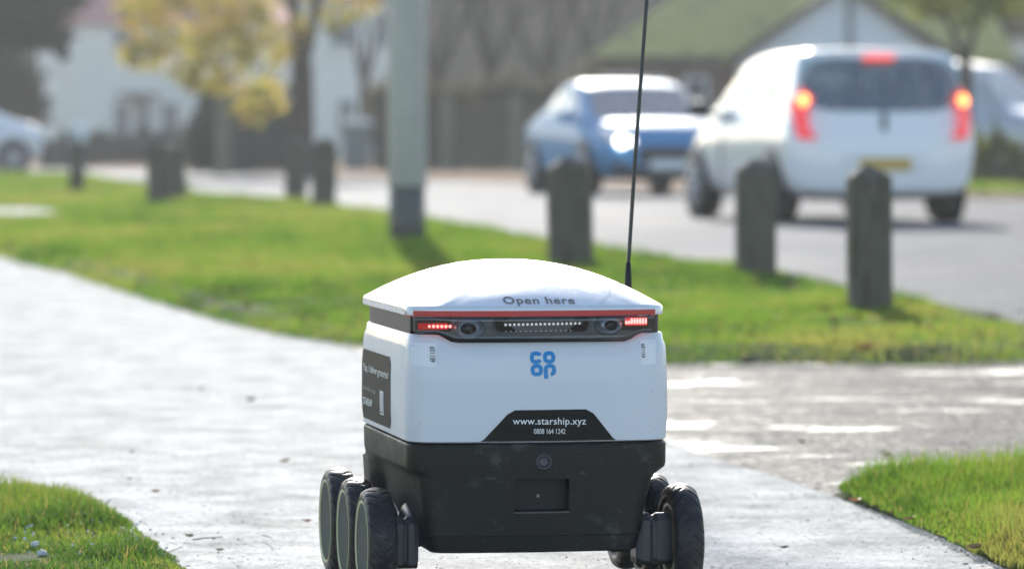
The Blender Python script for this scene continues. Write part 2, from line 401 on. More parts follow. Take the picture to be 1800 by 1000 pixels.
make_grass('right_lawn_grass', rp, (.4, 2.2, 6.8, 10), 230000, lambda P: .056 + .0 * P[:, 0], lambda P: .0024 + 0 * P[:, 0], M_grass2,
           'longer fresh green grass at the bottom right corner beside the path', zb=.02, ew=.06, ragged=.03, hv=1.6, tb=.10, lean=1.0, edge_w=.10)
fp = [tuple(p[:2]) for p in vp(G([(1640, 349), (1700, 350), (2300, 366)]))] + [(p[0], p[1] + 9) for p in vp(G([(2300, 366), (1700, 350), (1640, 349)]))]
make_grass('far_verge_grass', fp, (3, 14, 40, 66), 60000, lambda P: .08 + 0 * P[:, 0], lambda P: .02 + 0 * P[:, 0], M_grass2,
           'strip of green grass beyond the road behind the white car', zb=.08, ew=.1)
# small pale specks and clover in the left lawn
V = []; Fc = []
for i in range(150):
    q = ground(rnd.uniform(-30, 300), rnd.uniform(905, 1000))
    if not inside(lp, np.array([[q.x, q.y]]))[0]: continue
    r = rnd.uniform(.0012, .0035); z = rnd.uniform(.02, .04); b = len(V); a0 = rnd.random() * 6
    for k in range(5): V.append((q.x + r * math.cos(a0 + k * 1.257), q.y + r * math.sin(a0 + k * 1.257) * .6, z + r * .8 * math.sin(a0 + k * 1.257)))
    Fc.append(tuple(range(b, b + 5)))
M_petal = mat('pale_petal', (.7, .7, .66), .5)
tag(pyd('clover_flowers', V, Fc, M_petal), 'tiny white petals and specks scattered in the bottom left grass', 'flowers', kind='stuff')
# leaf scraps sunk in the verge grass
V = []; Fc = []
while len(Fc) < 380:
    q = ground(rnd.uniform(-30, 1800), 410 + 225 * rnd.random() ** .7)
    if not inside(vpoly, np.array([[q.x, q.y]]))[0]: continue
    b = len(V); L = rnd.uniform(.012, .028); a = rnd.random() * 6; z = rnd.uniform(.05, .085); c_, s_ = math.cos(a), math.sin(a)
    for (u, v, w) in ((-1, 0, .1), (0, -.55, .3), (1, 0, 0), (0, .55, .35)): V.append((q.x + L * (u * c_ - v * s_), q.y + L * (u * s_ + v * c_), z + L * w * 2))
    Fc.append((b, b + 1, b + 2, b + 3))
tag(pyd('leaf_scraps', V, Fc, mat('brown_scrap', (.20, .11, .06), .6)), 'brown leaf scraps scattered through the verge grass', 'leaves', kind='stuff')
# larger pale clods
M_clod = noisy('pale_clod', [(.62, .59, .54), (.80, .77, .72)], 60, .8)
def lump(bm, c, s, seed, sub=2):
    r = bmesh.ops.create_icosphere(bm, subdivisions=sub, radius=1); 
    for v in r['verts']:
        f = 1 + .35 * noise.noise(v.co * 1.7 + Vector((seed, 0, 0)))
        v.co = Vector((v.co.x * s[0] * f, v.co.y * s[1] * f, v.co.z * s[2] * f)) + Vector(c)
for i, (px, py, r, lab) in enumerate([(62, 968, .0085, 'pale pebble at the bottom left, upper one of two in the grass'), (74, 984, .0095, 'pale pebble at the bottom left, lower one of two in the grass'),
                                      (143, 985, .006, 'small pale pebble in the left grass, right of the other two')]):
    q = ground(px, py, .02); bm = bmesh.new(); lump(bm, (0, 0, 0), (r, r * .7, r * .7), i)
    o = fromb('pebble', bm, M_clod, None, True); o.location = q + Vector((0, 0, .012)); tag(o, lab, 'pebble', 'pebbles in the left grass')
# loose grit along the path edges
V = []; Fc = []
M_grit = noisy('grit', [(.05, .045, .04), (.25, .23, .2)], 40, .8)
edges = [(verge_lo, 420, .12), (drv_lo[:-2], 90, .12), (G([(1790, 1006), (1720, 972), (1640, 934), (1560, 903), (1466, 868)]), 110, .05), (G([(360, 1040), (330, 1003), (300, 975), (230, 930), (160, 902), (80, 880), (0, 878)]), 50, .04)]
def grit(q, r, z=0.0):
    b = len(V)
    for k in range(5):
        a = k * 1.257 + rnd.random() * .5; rr = r * rnd.uniform(.7, 1.2); V.append((q[0] + rr * math.cos(a), q[1] + rr * math.sin(a), z))
    V.append((q[0], q[1], z + r * rnd.uniform(.4, 1.0)))
    for k in range(5): Fc.append((b + k, b + (k + 1) % 5, b + 5))
for line, n, wd in edges:
    L = resample(line, 200)
    for i in range(n):
        p = L[rnd.randrange(200)]
        if p.y > 30: continue
        grit((p.x + rnd.gauss(0, wd), p.y + rnd.gauss(0, wd * 2)), rnd.uniform(.001, .004) * (1 + p.y / 30), .004)
for i in range(1500):
    q = ground(rnd.uniform(-20, 1800), rnd.uniform(600, 1010)); grit((q.x, q.y), rnd.choice([.001, .0015, .002, .003]), .004)
tag(pyd('grit', V, Fc, M_grit), 'loose grit and crumbs lying over the wet path', 'grit', kind='stuff')

# fallen leaves and twigs
M_fl = {'red': mat('red_brown_leaf', (.30, .07, .03), .5), 'tan': mat('tan_leaf', (.30, .17, .06), .6), 'dark': mat('dark_wet_leaf', (.03, .022, .015), .35), 'orange': mat('orange_leaf', (.55, .20, .05), .5), 'olive': mat('olive_leaf', (.14, .12, .04), .5)}
def leaf(px, py, L, col, lab, up=.0, rz=0.0, grp='fallen leaves on the path'):
    q = ground(px, py, up); n = 7; V2 = []; F2 = []
    for i in range(n):
        t = i / (n - 1); w = L * .30 * math.sin(math.pi * min(1, t ** .8 + .02)) * (1 + .25 * (i % 2)); y = (t - .5) * L
        curl = L * (.05 + .22 * (2 * t - 1) ** 2)
        V2 += [(-w, y, curl + w * .5), (0, y, curl), (w, y, curl + w * .7)]
    for i in range(n - 1):
        a = i * 3; F2 += [(a, a + 1, a + 4, a + 3), (a + 1, a + 2, a + 5, a + 4)]
    o = pyd('fallen_leaf', V2, F2, M_fl[col], None, True); o.location = q + Vector((0, 0, .004)); o.rotation_euler = (rnd.uniform(-.15, .15), rnd.uniform(-.15, .15), rz)
    tag(o, lab, 'leaf', grp); return o
leaf(538, 921, .022, 'red', 'small red-brown leaf on the path just left of the robot wheels', rz=1.3)
leaf(1500, 885, .03, 'orange', 'orange-brown leaf at the near corner of the right lawn', .01, 1.2)
leaf(1596, 918, .03, 'tan', 'tan leaf in the edge of the right lawn, middle of three', .01, .9)
leaf(1712, 970, .035, 'tan', 'curled tan leaf at the bottom edge of the right lawn', .01, 1.8)
leaf(1520, 618, .07, 'orange', 'large orange leaf on the lower edge of the verge below the right post', .05, 1.4)
leaf(1316, 643, .08, 'dark', 'dark brown leaf lying on the verge edge right of the robot', .01, 1.5)
leaf(1510, 565, .06, 'tan', 'tan leaf in the grass at the foot of the right post', .07, .5)
leaf(385, 972, .018, 'olive', 'small olive leaf on the path near the bottom left grass', rz=1.6)
leaf(332, 948, .022, 'olive', 'olive leaf beside the thin twig on the path left of the robot', rz=1.0)
leaf(232, 800, .02, 'dark', 'small dark leaf scrap on the path, upper of two left of the robot', rz=.2)
leaf(228, 846, .018, 'dark', 'small dark leaf scrap on the path, lower of two left of the robot', rz=.9)
leaf(355, 687, .03, 'dark', 'dark blurred leaf far up the pale path', rz=.6)
leaf(440, 708, .035, 'olive', 'olive blurred leaf far up the path, left of the robot', rz=1.6)
leaf(272, 869, .022, 'tan', 'flat tan leaf scrap on the path beyond the left grass', rz=1.5)
leaf(500, 816, .03, 'tan', 'faint tan leaf on the path level with the robot wheels', rz=1.6)
leaf(1420, 920, .014, 'dark', 'tiny dark leaf crumb on the path, upper of two right of the robot', rz=.3)
leaf(1378, 968, .018, 'olive', 'small olive leaf on the path right of the robot near the bottom', rz=1.4)
leaf(1697, 997, .014, 'dark', 'tiny dark crumb at the bottom right beside the lawn', rz=1.1)
leaf(1560, 805, .03, 'olive', 'olive leaf on the dark wet driveway above the right lawn', rz=1.4)
leaf(1410, 782, .03, 'tan', 'tan leaf on the wet driveway among the puddles', rz=.8)
leaf(270, 1003, .03, 'tan', 'tan leaf at the bottom edge of the left grass', .02, 1.4)
leaf(12, 905, .03, 'orange', 'orange-tan leaf in the left grass at the picture edge', .03, .8)
M_twig = mat('twig', (.05, .035, .025), .7)
for pts, lab in ((((338, 948), (362, 945), (392, 943)), 'thin dark twig lying on the path left of the robot'), (((283, 975), (305, 966), (322, 960)), 'short dark twig poking out of the left grass edge'),
                 (((462, 940), (476, 944), (482, 951)), 'tiny curved twig on the path between leaf and robot')):
    bm = bmesh.new(); tube(bm, [ground(*p, .006 + .003 * i) for i, p in enumerate(pts)], [.0014, .0011, .0006], 6)
    tag(fromb('twig', bm, M_twig), lab, 'twig', 'twigs on the path')

# ------------------------------------------------------------------ posts and lamp post
def wood_post(px0, px1, pyb, pyt, lab, rz=0.0, mt=None, seed=0, grp='wooden posts along the verge', zg=.05):
    b = ground((px0 + px1) / 2, pyb, zg); s = F / b.y; w = (px1 - px0) / s; h = (pyb - pyt) / s
    n = 10; V2 = []; F2 = []; m = 6
    ring = []
    for j in range(m * 4):
        sd_, t = divmod(j, m); t = t / m
        c = [(-1, -1), (1, -1), (1, 1), (-1, 1)]; a = c[sd_]; d = c[(sd_ + 1) % 4]
        x = a[0] + (d[0] - a[0]) * t; y = a[1] + (d[1] - a[1]) * t
        k = max(abs(x), abs(y)); q = math.hypot(x, y); f = min(1, 1.30 / q); ring.append((x * f, y * f))
    cap = .054 * w / .2
    lev = [(-.08, 1.0)] + [(h * i / n, 1.0) for i in range(n)] + [(h - cap - .02, 1.0), (h - cap, .97), (h - cap * .5, .60), (h, .10)]
    for z, f in lev:
        for x, y in ring:
            d = 1 + .05 * noise.noise(Vector((x * 2 + seed, y * 2, z * 2.2))) + .03 * noise.noise(Vector((x * 7 + seed, y * 7, z * 1.1)))
            V2.append((x * w / 2 * f * d, y * w / 2 * f * d, z + .012 * noise.noise(Vector((x * 3, y * 3 + seed, 5))) * (z > .3)))
    L = len(ring)
    for i in range(len(lev) - 1):
        for j in range(L): F2.append((i * L + j, i * L + (j + 1) % L, (i + 1) * L + (j + 1) % L, (i + 1) * L + j))
    F2.append(tuple((len(lev) - 1) * L + j for j in range(L)))
    o = pyd('wooden_post', V2, F2, mt or M_post); o.location = (b.x, b.y + w / 2, 0); o.rotation_euler = (rnd.uniform(-.025, .025), rnd.uniform(-.03, .03), rz)
    tag(o, lab, 'post', grp); return o
wood_post(1495, 1570, 549, 268, 'nearest wooden post, on the verge at the right in front of the white car', .06, seed=1)
wood_post(1298, 1366, 491, 262, 'wooden post between the white car front wheel and its rear wheel', .04, seed=2)
wood_post(967, 1042, 474, 258, 'mossy wooden post just behind the robot lid in front of the blue car', .08, seed=3)
wood_post(547, 588, 368, 232, 'wooden post left of the lamp post, right one of the close pair', .1, seed=4)
wood_post(499, 537, 357, 232, 'wooden post left of the lamp post, left one of the close pair', .0, seed=5)
wood_post(258, 302, 366, 238, 'broad dark wooden post at the left, front one of an overlapping pair', .0, seed=6)
wood_post(296, 326, 358, 244, 'dark wooden post at the left, half hidden behind a broader post', .0, seed=7)
M_white = mat('white_reflector', (.75, .77, .78), .4)
t = empty('marker_post', ground(135, 342, .05), 0, 'thin dark marker post with a pale head at the far left verge', 'post')
bm = bmesh.new(); tube(bm, [(0, 0, -.05), (0, 0, .72)], [.095, .085], 12); fromb('pole', bm, M_post, t, True)
bm = bmesh.new(); bx(bm, (.03, -.02, .71), (.20, .12, .22), 0, .03); fromb('marker_head', bm, M_white, t)

q = ground(715, 426, .05)
t = empty('lamp_post', (q.x, q.y + .12, 0), 0, 'tall grey lamp post with a darker base standing on the verge', 'lamp post')
bm = bmesh.new(); tube(bm, [(0, 0, -.05), (0, 0, .41)], [.120, .120], 40); fromb('base_section', bm, M_galvd, t, True)
bm = bmesh.new(); tube(bm, [(0, 0, .41), (0, 0, .425), (0, 0, 1.6), (0, 0, 9.0)], [.124, .128, .127, .075], 40); fromb('column', bm, M_galv, t, True)
bm = bmesh.new(); tube(bm, [(0, 0, 8.9), (0.1, .1, 9.4), (.9, .1, 9.8)], [.05, .045, .04], 12); fromb('arm', bm, M_galv, t, True)
bm = bmesh.new(); bx(bm, (1.2, .1, 9.82), (.7, .28, .14), 0, .05); fromb('lantern', bm, M_galvd, t)
bm = bmesh.new(); bx(bm, (.0, -.128, .95), (.10, .006, .42), 0, .002)
# ------------------------------------------------------------------ cars
M_tyre = mat('tyre_rubber', (.02, .02, .021), .6)
M_rim = mat('alloy', (.45, .46, .48), .35, .9)
M_plas = mat('dark_plastic', (.025, .025, .027), .5)
M_glass = clearmat('car_glass', (.85, .95, .93), 1.45, .02, .20)
M_seat = mat('seat_cloth', (.05, .052, .055), .8)
M_wpaint = mat('white_car_paint', (.88, .89, .90), .3, coat=1)
M_bpaint = mat('blue_car_paint', (.05, .24, .46), .5, .0, coat=.25)
M_spaint = mat('silver_car_paint', (.55, .58, .62), .35, .5, coat=1)
M_gpaint = mat('green_car_paint', (.05, .22, .07), .35, coat=1)
M_tail_on = mat('lit_tail_lamp', (.7, .02, .02), .3, emit=(1, .07, .05), es=1.0)
M_tail_hot = mat('lit_tail_bulb', (.9, .3, .2), .3, emit=(1, .30, .07), es=3.2)
M_tail = mat('red_lens', (.55, .01, .015), .2, coat=1, emit=(1, .02, .03), es=.35)
M_head_on = mat('lit_headlamp', (.9, .9, .9), .2, emit=(1, .97, .94), es=4)
M_lens = mat('lamp_lens', (.6, .63, .66), .12, .3, coat=1)
M_yplate = mat('yellow_plate', (.60, .38, .05), .4)
M_wplate = mat('white_plate', (.75, .76, .76), .4)
M_ink = mat('plate_ink', (.01, .01, .01), .5)

def car(name, st, mp, loc, rz, lab, grp, wheels, side_win, front_win, rear_win, wr=.30, extras=None, mtrim=.06):
    """st stations rear->front: (yl,ye,yt,zu,zm,ze,zt,wl,wm,we,wt)"""
    t = empty(name, loc, rz, lab, 'car', grp)
    bm = bmesh.new(); rows = []; cl = bm.verts.layers.float.new('crease_vert')
    for (yl, ye, yt, zu, zm, ze, zt, wl, wm, we, wt) in st:
        half = [(0, yl, zu), (wl * .85, yl, zu), (wl, yl, zu + .10), (wm, yl, zm), (wm * .995, (yl + ye) / 2, (zm + ze) / 2 + .03), (we, ye, ze), (wt, yt, zt - .05), (wt * .90, yt, zt), (0, yt, zt + .012)]
        r = [bm.verts.new(p) for p in half]
        l = [r[0]] + [bm.verts.new((-x, y, z)) for (x, y, z) in half[1:-1]] + [r[-1]]
        rows.append((r, l))
    K = 8; faces = {}
    for i in range(len(rows) - 1):
        for sgn in (0, 1):
            a, b = rows[i][sgn], rows[i + 1][sgn]
            for k in range(K):
                q = (a[k], b[k], b[k + 1], a[k + 1]) if sgn == 0 else (a[k + 1], b[k + 1], b[k], a[k])
                faces[(i, sgn, k)] = bm.faces.new(q)
    for end, e in ((0, 'R'), (len(rows) - 1, 'F')):
        r, l = rows[end]; mids = [r[0]]
        bul = -.05 if end == 0 else .07
        for k in range(1, K):
            mids.append(bm.verts.new((0, r[k].co.y + bul * (1 if k < 6 else .5), r[k].co.z)))
        mids.append(r[K])
        for k in range(K):
            for sgn, s_ in ((0, r), (1, l)):
                q = [s_[k], mids[k], mids[k + 1], s_[k + 1]]
                q = list(dict.fromkeys(q)); 
                if len(q) < 3: continue
                if sgn == 1: q = q[::-1]
                faces[(e, sgn, k)] = bm.faces.new(q)
    bmesh.ops.recalc_face_normals(bm, faces=bm.faces[:])
    groups = {}
    for i in side_win:
        groups[('side_window', i, 0)] = [faces[(i, 0, 5)]]; groups[('side_window', i, 1)] = [faces[(i, 1, 5)]]
    groups[('windscreen', 0, 0)] = [faces[(front_win, s_, k)] for s_ in (0, 1) for k in (6, 7)]
    if rear_win == 'R': groups[('rear_window', 0, 0)] = [faces[('R', s_, 5)] for s_ in (0, 1)]
    else: groups[('rear_window', 0, 0)] = [faces[(rear_win, s_, k)] for s_ in (0, 1) for k in (6, 7)]
    glass = []
    for key, fs in groups.items():
        bmesh.ops.inset_region(bm, faces=fs, thickness=mtrim if key[0] != 'side_window' else .045, use_even_offset=True)
        cnt = {}
        for f in fs:
            for v in f.verts: cnt[v] = cnt.get(v, 0) + 1
        for v, c_ in cnt.items():
            if c_ == 1 and key[0] != 'side_window': v[cl] = .7
        vi = {}; V2 = []; F2 = []; cr = []
        for f in fs:
            idx = []
            for v in f.verts:
                if v not in vi: vi[v] = len(V2); V2.append(v.co.copy()); cr.append(v[cl])
                idx.append(vi[v])
            F2.append(idx)
        glass.append((key[0], V2, F2, cr)); bmesh.ops.delete(bm, geom=fs, context='FACES')
    def ss(o):
        md = o.modifiers.new('subdivision', 'SUBSURF'); md.levels = 2; md.render_levels = 2
    ob = fromb('body', bm, mp, t, True, norm=False); ss(ob)
    for nm, V2, F2, cr in glass:
        g_ = pyd(nm, V2, F2, M_glass, t, True); at_ = g_.data.attributes.new('crease_vert', 'FLOAT', 'POINT'); at_.data.foreach_set('value', cr); ss(g_)
    # wheels
    bm = bmesh.new(); lathe(bm, [(.02, -.08), (wr * .62, -.085), (wr * .64, -.10), (wr * .93, -.10), (wr, -.07), (wr, .07), (wr * .93, .10), (wr * .6, .10), (.02, .06)], 36, 'X')
    wme = fromb('tyre', bm, M_tyre, None, True); tyre_me = wme.data; bpy.data.objects.remove(wme)
    bm = bmesh.new(); lathe(bm, [(.04, .115), (.07, .10), (wr * .5, .095), (wr * .6, .11), (wr * .65, .105), (wr * .65, .085), (.04, .08)], 30, 'X')
    for k in range(5): tube(bm, [(.112, .03 * math.cos(k * 1.257), .03 * math.sin(k * 1.257)), (.108, wr * .6 * math.cos(k * 1.257), wr * .6 * math.sin(k * 1.257))], [.04, .025], 6)
    rme = fromb('rim', bm, M_rim, None, True); rim_me = rme.data; bpy.data.objects.remove(rme)
    bm = bmesh.new(); lathe(bm, [(.02, 0), (wr * 1.17, 0), (wr * 1.17, .03), (.02, .03)], 36, 'X')
    ame = fromb('wheel_arch', bm, M_plas, None, True); arch_me = ame.data; bpy.data.objects.remove(ame)
    for (x, y) in wheels:
        for sg in (-1, 1):
            w = empty('wheel', (sg * (x - .085), y, wr)); w.parent = t; w.rotation_euler = (0, 0, 0 if sg > 0 else math.pi)
            link('tyre', tyre_me, None, w); link('rim', rim_me, None, w)
            a = link('wheel_arch', arch_me, None, t); a.location = (sg * (x - .02), y, wr + .015); a.rotation_euler = (0, 0, 0 if sg > 0 else math.pi)
    for sx in (-.36, .36):
        for sy in (.2, -.75):
            bm = bmesh.new(); bx(bm, (sx, sy, .72), (.46, .14, .62), 0, .05); bx(bm, (sx, sy - .02, 1.12), (.26, .09, .17), 0, .03); bx(bm, (sx, sy + .25, .5), (.46, .5, .16), 0, .05); fromb('seat', bm, M_seat, t)
    bm = bmesh.new(); bx(bm, (0, .95, .80), (1.3, .35, .16), 0, .05); fromb('dashboard', bm, M_plas, t)
    return t
def part_box(name, c, s, m, t, bev=.01, rx=0.0, ry=0.0, rz=0.0):
    bm = bmesh.new(); bx(bm, (0, 0, 0), s, 0, bev); o = fromb(name, bm, m, t); o.location = c; o.rotation_euler = (rx, ry, rz); return o
def poly_part(name, pts, m, t, th=.015, ax='Y'):
    """prism from (x, z) outline at depth given by third value"""
    bm = bmesh.new(); a = [bm.verts.new(p) for p in pts]; b = [bm.verts.new((p[0], p[1] + th, p[2])) for p in pts]
    n = len(pts); bm.faces.new(a); bm.faces.new(b[::-1])
    for i in range(n): bm.faces.new((a[i], a[(i + 1) % n], b[(i + 1) % n], b[i]))
    return fromb(name, bm, m, t)
def mirror_parts(t, m, x, y, z, mg):
    for sg in (-1, 1):
        bm = bmesh.new(); r = bmesh.ops.create_icosphere(bm, subdivisions=2, radius=1)
        bmesh.ops.scale(bm, vec=(.12, .08, .085), verts=r['verts']); bmesh.ops.translate(bm, vec=(sg * (x + .1), y, z), verts=r['verts'])
        bx(bm, (sg * x, y, z - .05), (.12, .04, .04)); fromb('wing_mirror', bm, m, t, True)
hatch = [(-1.78, -1.74, -1.60, .27, .60, .93, 1.47, .78, .84, .77, .70), (-1.70, -1.66, -1.52, .20, .58, .93, 1.475, .80, .845, .785, .705), (-1.40, -1.36, -1.28, .18, .58, .93, 1.48, .79, .835, .78, .68), (-.72, -.62, -.58, .18, .58, .94, 1.48, .78, .825, .775, .66),
         (.28, .22, .12, .18, .56, .93, 1.45, .78, .825, .775, .65), (1.0, 1.0, .50, .18, .55, .91, 1.36, .78, .825, .765, .60), (1.12, 1.18, 1.22, .18, .54, .90, .96, .77, .82, .75, .62), (1.58, 1.54, 1.50, .20, .50, .80, .86, .72, .79, .68, .52), (1.76, 1.73, 1.68, .26, .46, .66, .72, .60, .69, .58, .42)]
wc = car('white_car', hatch, M_wpaint, (2.75, 38.9, 0), R(13), 'small white hatchback driving away with its red brake lamps lit', 'cars on the road', [(.82, -1.20), (.82, 1.22)], (2, 3, 4), 5, 'R', wr=.29, mtrim=.018)
mirror_parts(wc, M_plas, .80, .80, .98, None)
poly_part('brake_lamp', [(-.13, -1.70, 1.415), (.13, -1.70, 1.415), (.13, -1.70, 1.395), (-.13, -1.70, 1.395)], M_tail_on, wc, .10)
for sg in (-1, 1):
    tl = poly_part('tail_lamp', [(sg * .62, -1.79, 1.06), (sg * .71, -1.75, 1.15), (sg * .785, -1.70, 1.04), (sg * .785, -1.74, .88), (sg * .755, -1.79, .72), (sg * .60, -1.86, .72), (sg * .67, -1.83, .79), (sg * .68, -1.81, .92)], M_tail, wc, .10)
    bm = bmesh.new(); r = bmesh.ops.create_icosphere(bm, subdivisions=2, radius=.05); bmesh.ops.scale(bm, vec=(1, .4, 1), verts=r['verts']); bmesh.ops.translate(bm, vec=(sg * .705, -1.775, 1.04), verts=r['verts']); fromb('bulb', bm, M_tail_hot, tl)
np_ = part_box('number_plate', (0, -1.84, .50), (.46, .02, .10), M_yplate, wc)
part_box('plate_recess', (0, -1.80, .535), (.72, .05, .17), M_wpaint, wc)
part_box('badge', (0, -1.80, .86), (.05, .015, .16), mat('badge_grey', (.12, .13, .15), .3, .8), wc)
part_box('rear_valance', (0, -1.66, .27), (1.30, .16, .14), M_plas, wc, .03)
part_box('wiper', (.1, -1.70, 1.02), (.5, .02, .02), M_plas, wc, .004, ry=.15)
part_box('door_line', (-.832, .35, .62), (.008, .012, .5), M_plas, wc, .0)
part_box('door_handle', (-.84, -.32, .84), (.03, .16, .03), M_wpaint, wc)

saloon = [(-2.08, -2.10, -2.02, .34, .62, .88, .98, .70, .80, .72, .60), (-1.85, -1.80, -1.35, .22, .62, .96, 1.14, .80, .88, .80, .60), (-1.2, -1.1, -.75, .18, .60, .95, 1.38, .84, .895, .83, .66), (-.35, -.30, -.25, .18, .58, .93, 1.43, .85, .895, .83, .67),
          (.35, .32, .20, .18, .58, .91, 1.42, .85, .895, .83, .67), (.95, .90, .42, .18, .57, .90, 1.36, .85, .895, .82, .66), (1.15, 1.22, 1.34, .18, .56, .87, .93, .84, .89, .80, .76), (1.75, 1.72, 1.68, .19, .53, .80, .90, .80, .87, .74, .58), (2.08, 2.02, 1.96, .22, .50, .70, .79, .70, .78, .66, .50), (2.17, 2.14, 2.10, .28, .46, .62, .68, .62, .70, .58, .42)]
bc = car('blue_car', saloon, M_bpaint, (1.42, 55.2, 0), R(180 + 13), 'blue hatchback coming towards the camera with one headlamp glaring', 'cars on the road', [(.88, -1.32), (.88, 1.36)], (2, 3, 4), 5, 1, wr=.32)
mirror_parts(bc, M_bpaint, .86, .85, .98, None)
part_box('grille', (0, 2.19, .50), (.78, .08, .20), M_plas, bc, .03)
part_box('lower_intake', (0, 2.18, .30), (1.15, .10, .13), M_plas, bc, .03)
part_box('number_plate', (0, 2.245, .385), (.52, .015, .115), M_wplate, bc)
for sg in (-1, 1):
    h = poly_part('headlamp', [(sg * .42, 2.16, .62), (sg * .44, 2.13, .72), (sg * .66, 2.03, .76), (sg * .80, 1.84, .78), (sg * .78, 1.92, .68), (sg * .62, 2.10, .62)], M_lens, bc, .06)
    if sg == 1:
        bm = bmesh.new(); bmesh.ops.create_icosphere(bm, subdivisions=2, radius=.075); o = fromb('bulb', bm, M_head_on, h); o.location = (.60, 2.16, .67)
        bm = bmesh.new(); bmesh.ops.create_icosphere(bm, subdivisions=2, radius=.03); o = fromb('bulb', bm, M_head_on, h); o.location = (.47, 2.19, .67)
    part_box('fog_lamp_recess', (sg * .60, 2.13, .36), (.2, .06, .12), M_plas, bc, .02)

suv = [(-1.95, -1.95, -1.9, .36, .70, 1.05, 1.60, .72, .84, .76, .58), (-1.6, -1.55, -1.5, .24, .68, 1.10, 1.80, .80, .90, .82, .66), (-.6, -.6, -.6, .24, .66, 1.10, 1.86, .82, .91, .83, .67), (.3, .25, .1, .24, .66, 1.08, 1.85, .82, .91, .83, .66), (.95, .95, .55, .24, .66, 1.06, 1.76, .82, .91, .82, .62), (1.15, 1.2, 1.35, .24, .64, 1.04, 1.12, .82, .90, .80, .68), (1.75, 1.72, 1.68, .26, .6, .96, 1.05, .78, .86, .74, .6), (2.0, 1.98, 1.9, .3, .55, .8, .88, .66, .74, .64, .5)]
cx = ground(1765, 332)
sv = car('silver_car', suv, M_spaint, (6.6, 65.5, 0), R(232), 'silver people carrier parked beyond the road, partly hidden by the white car', 'parked cars', [(.88, -1.25), (.88, 1.3)], (1, 2, 3), 4, 'R', wr=.33)
part_box('grille', (0, 2.02, .62), (.8, .06, .16), M_plas, sv, .02)
part_box('number_plate', (0, 2.06, .42), (.52, .015, .115), M_wplate, sv)
for sg in (-1, 1): part_box('headlamp', (sg * .6, 1.95, .76), (.3, .12, .16), M_lens, sv, .04)
gc = copy = car('white_car', saloon, M_wpaint, (-11.35, 86, -.04), R(180 - 62), 'far off white car parked at the left edge of the picture beyond the verge', 'parked cars', [(.88, -1.32), (.88, 1.36)], (2, 3, 4), 5, 1, wr=.32)
for sg in (-1, 1): part_box('headlamp', (sg * .62, 2.05, .68), (.3, .12, .12), M_lens, gc, .04)
part_box('number_plate', (0, 2.22, .42), (.52, .015, .115), M_wplate, gc)

# ------------------------------------------------------------------ buildings, fences, bins
M_render = noisy('white_render', [(.84, .81, .73), (.90, .87, .79)], .8, .8)
M_redroof = noisy('red_roof', [(.42, .15, .14), (.58, .28, .26)], 2, .8, stretch=(1, 1, 3))
M_moss = noisy('mossy_roof', [(.34, .33, .09), (.46, .42, .14), (.28, .23, .10)], 1.2, .9, .6, .05)
M_brick = noisy('brown_brick', [(.13, .075, .055), (.20, .12, .09)], 3, .9)
M_wglass = mat('window_glass', (.05, .07, .09), .3, spec=.3)
M_frame = mat('window_frame', (.7, .71, .72), .5)
M_barge = mat('dark_timber', (.05, .042, .035), .7)
M_fence = noisy('fence_timber', [(.07, .065, .045), (.13, .12, .085)], 2, .85, stretch=(4, 4, .6))
M_gfence = noisy('green_fence', [(.022, .035, .03), (.035, .05, .04)], 2, .8)
M_gwall = noisy('garden_wall', [(.06, .05, .045), (.11, .095, .08)], 2, .9)
def window(t, cx_, y, cz, w, h, bars=1):
    bm = bmesh.new(); e = .07
    bx(bm, (cx_, y, cz + h / 2 - e / 2), (w, .10, e)); bx(bm, (cx_, y, cz - h / 2 + e / 2), (w, .10, e))
    bx(bm, (cx_ - w / 2 + e / 2, y, cz), (e, .10, h - 2 * e)); bx(bm, (cx_ + w / 2 - e / 2, y, cz), (e, .10, h - 2 * e))
    for k in range(bars):
        bx(bm, (cx_ - w / 2 + w * (k + 1) / (bars + 1), y, cz), (.05, .08, h - 2 * e))
    f = fromb('window', bm, M_frame, t); box('pane', (cx_, y + .01, cz), (w - 2 * e, .02, h - 2 * e), M_wglass, f)
    box('sill', (cx_, y - .06, cz - h / 2 - .04), (w + .15, .16, .06), M_frame, f)
def prism_roof(name, x0, x1, y0, y1, ze, zr, m, t, hip=0.0, over=.3):
    x0 -= over; x1 += over; y0 -= over; y1 += over; ym = (y0 + y1) / 2
    V2 = [(x0, y0, ze), (x1, y0, ze), (x1, y1, ze), (x0, y1, ze), (x0 + hip, ym, zr), (x1 - hip, ym, zr), (x0, y0, ze - .15), (x1, y0, ze - .15), (x1, y1, ze - .15), (x0, y1, ze - .15)]
    return pyd(name, V2, [(0, 1, 5, 4), (2, 3, 4, 5), (1, 2, 5), (3, 0, 4), (6, 9, 8, 7), (0, 6, 7, 1), (1, 7, 8, 2), (2, 8, 9, 3), (3, 9, 6, 0)], m, t)
X = lambda px, D: (px - 900) * D / F
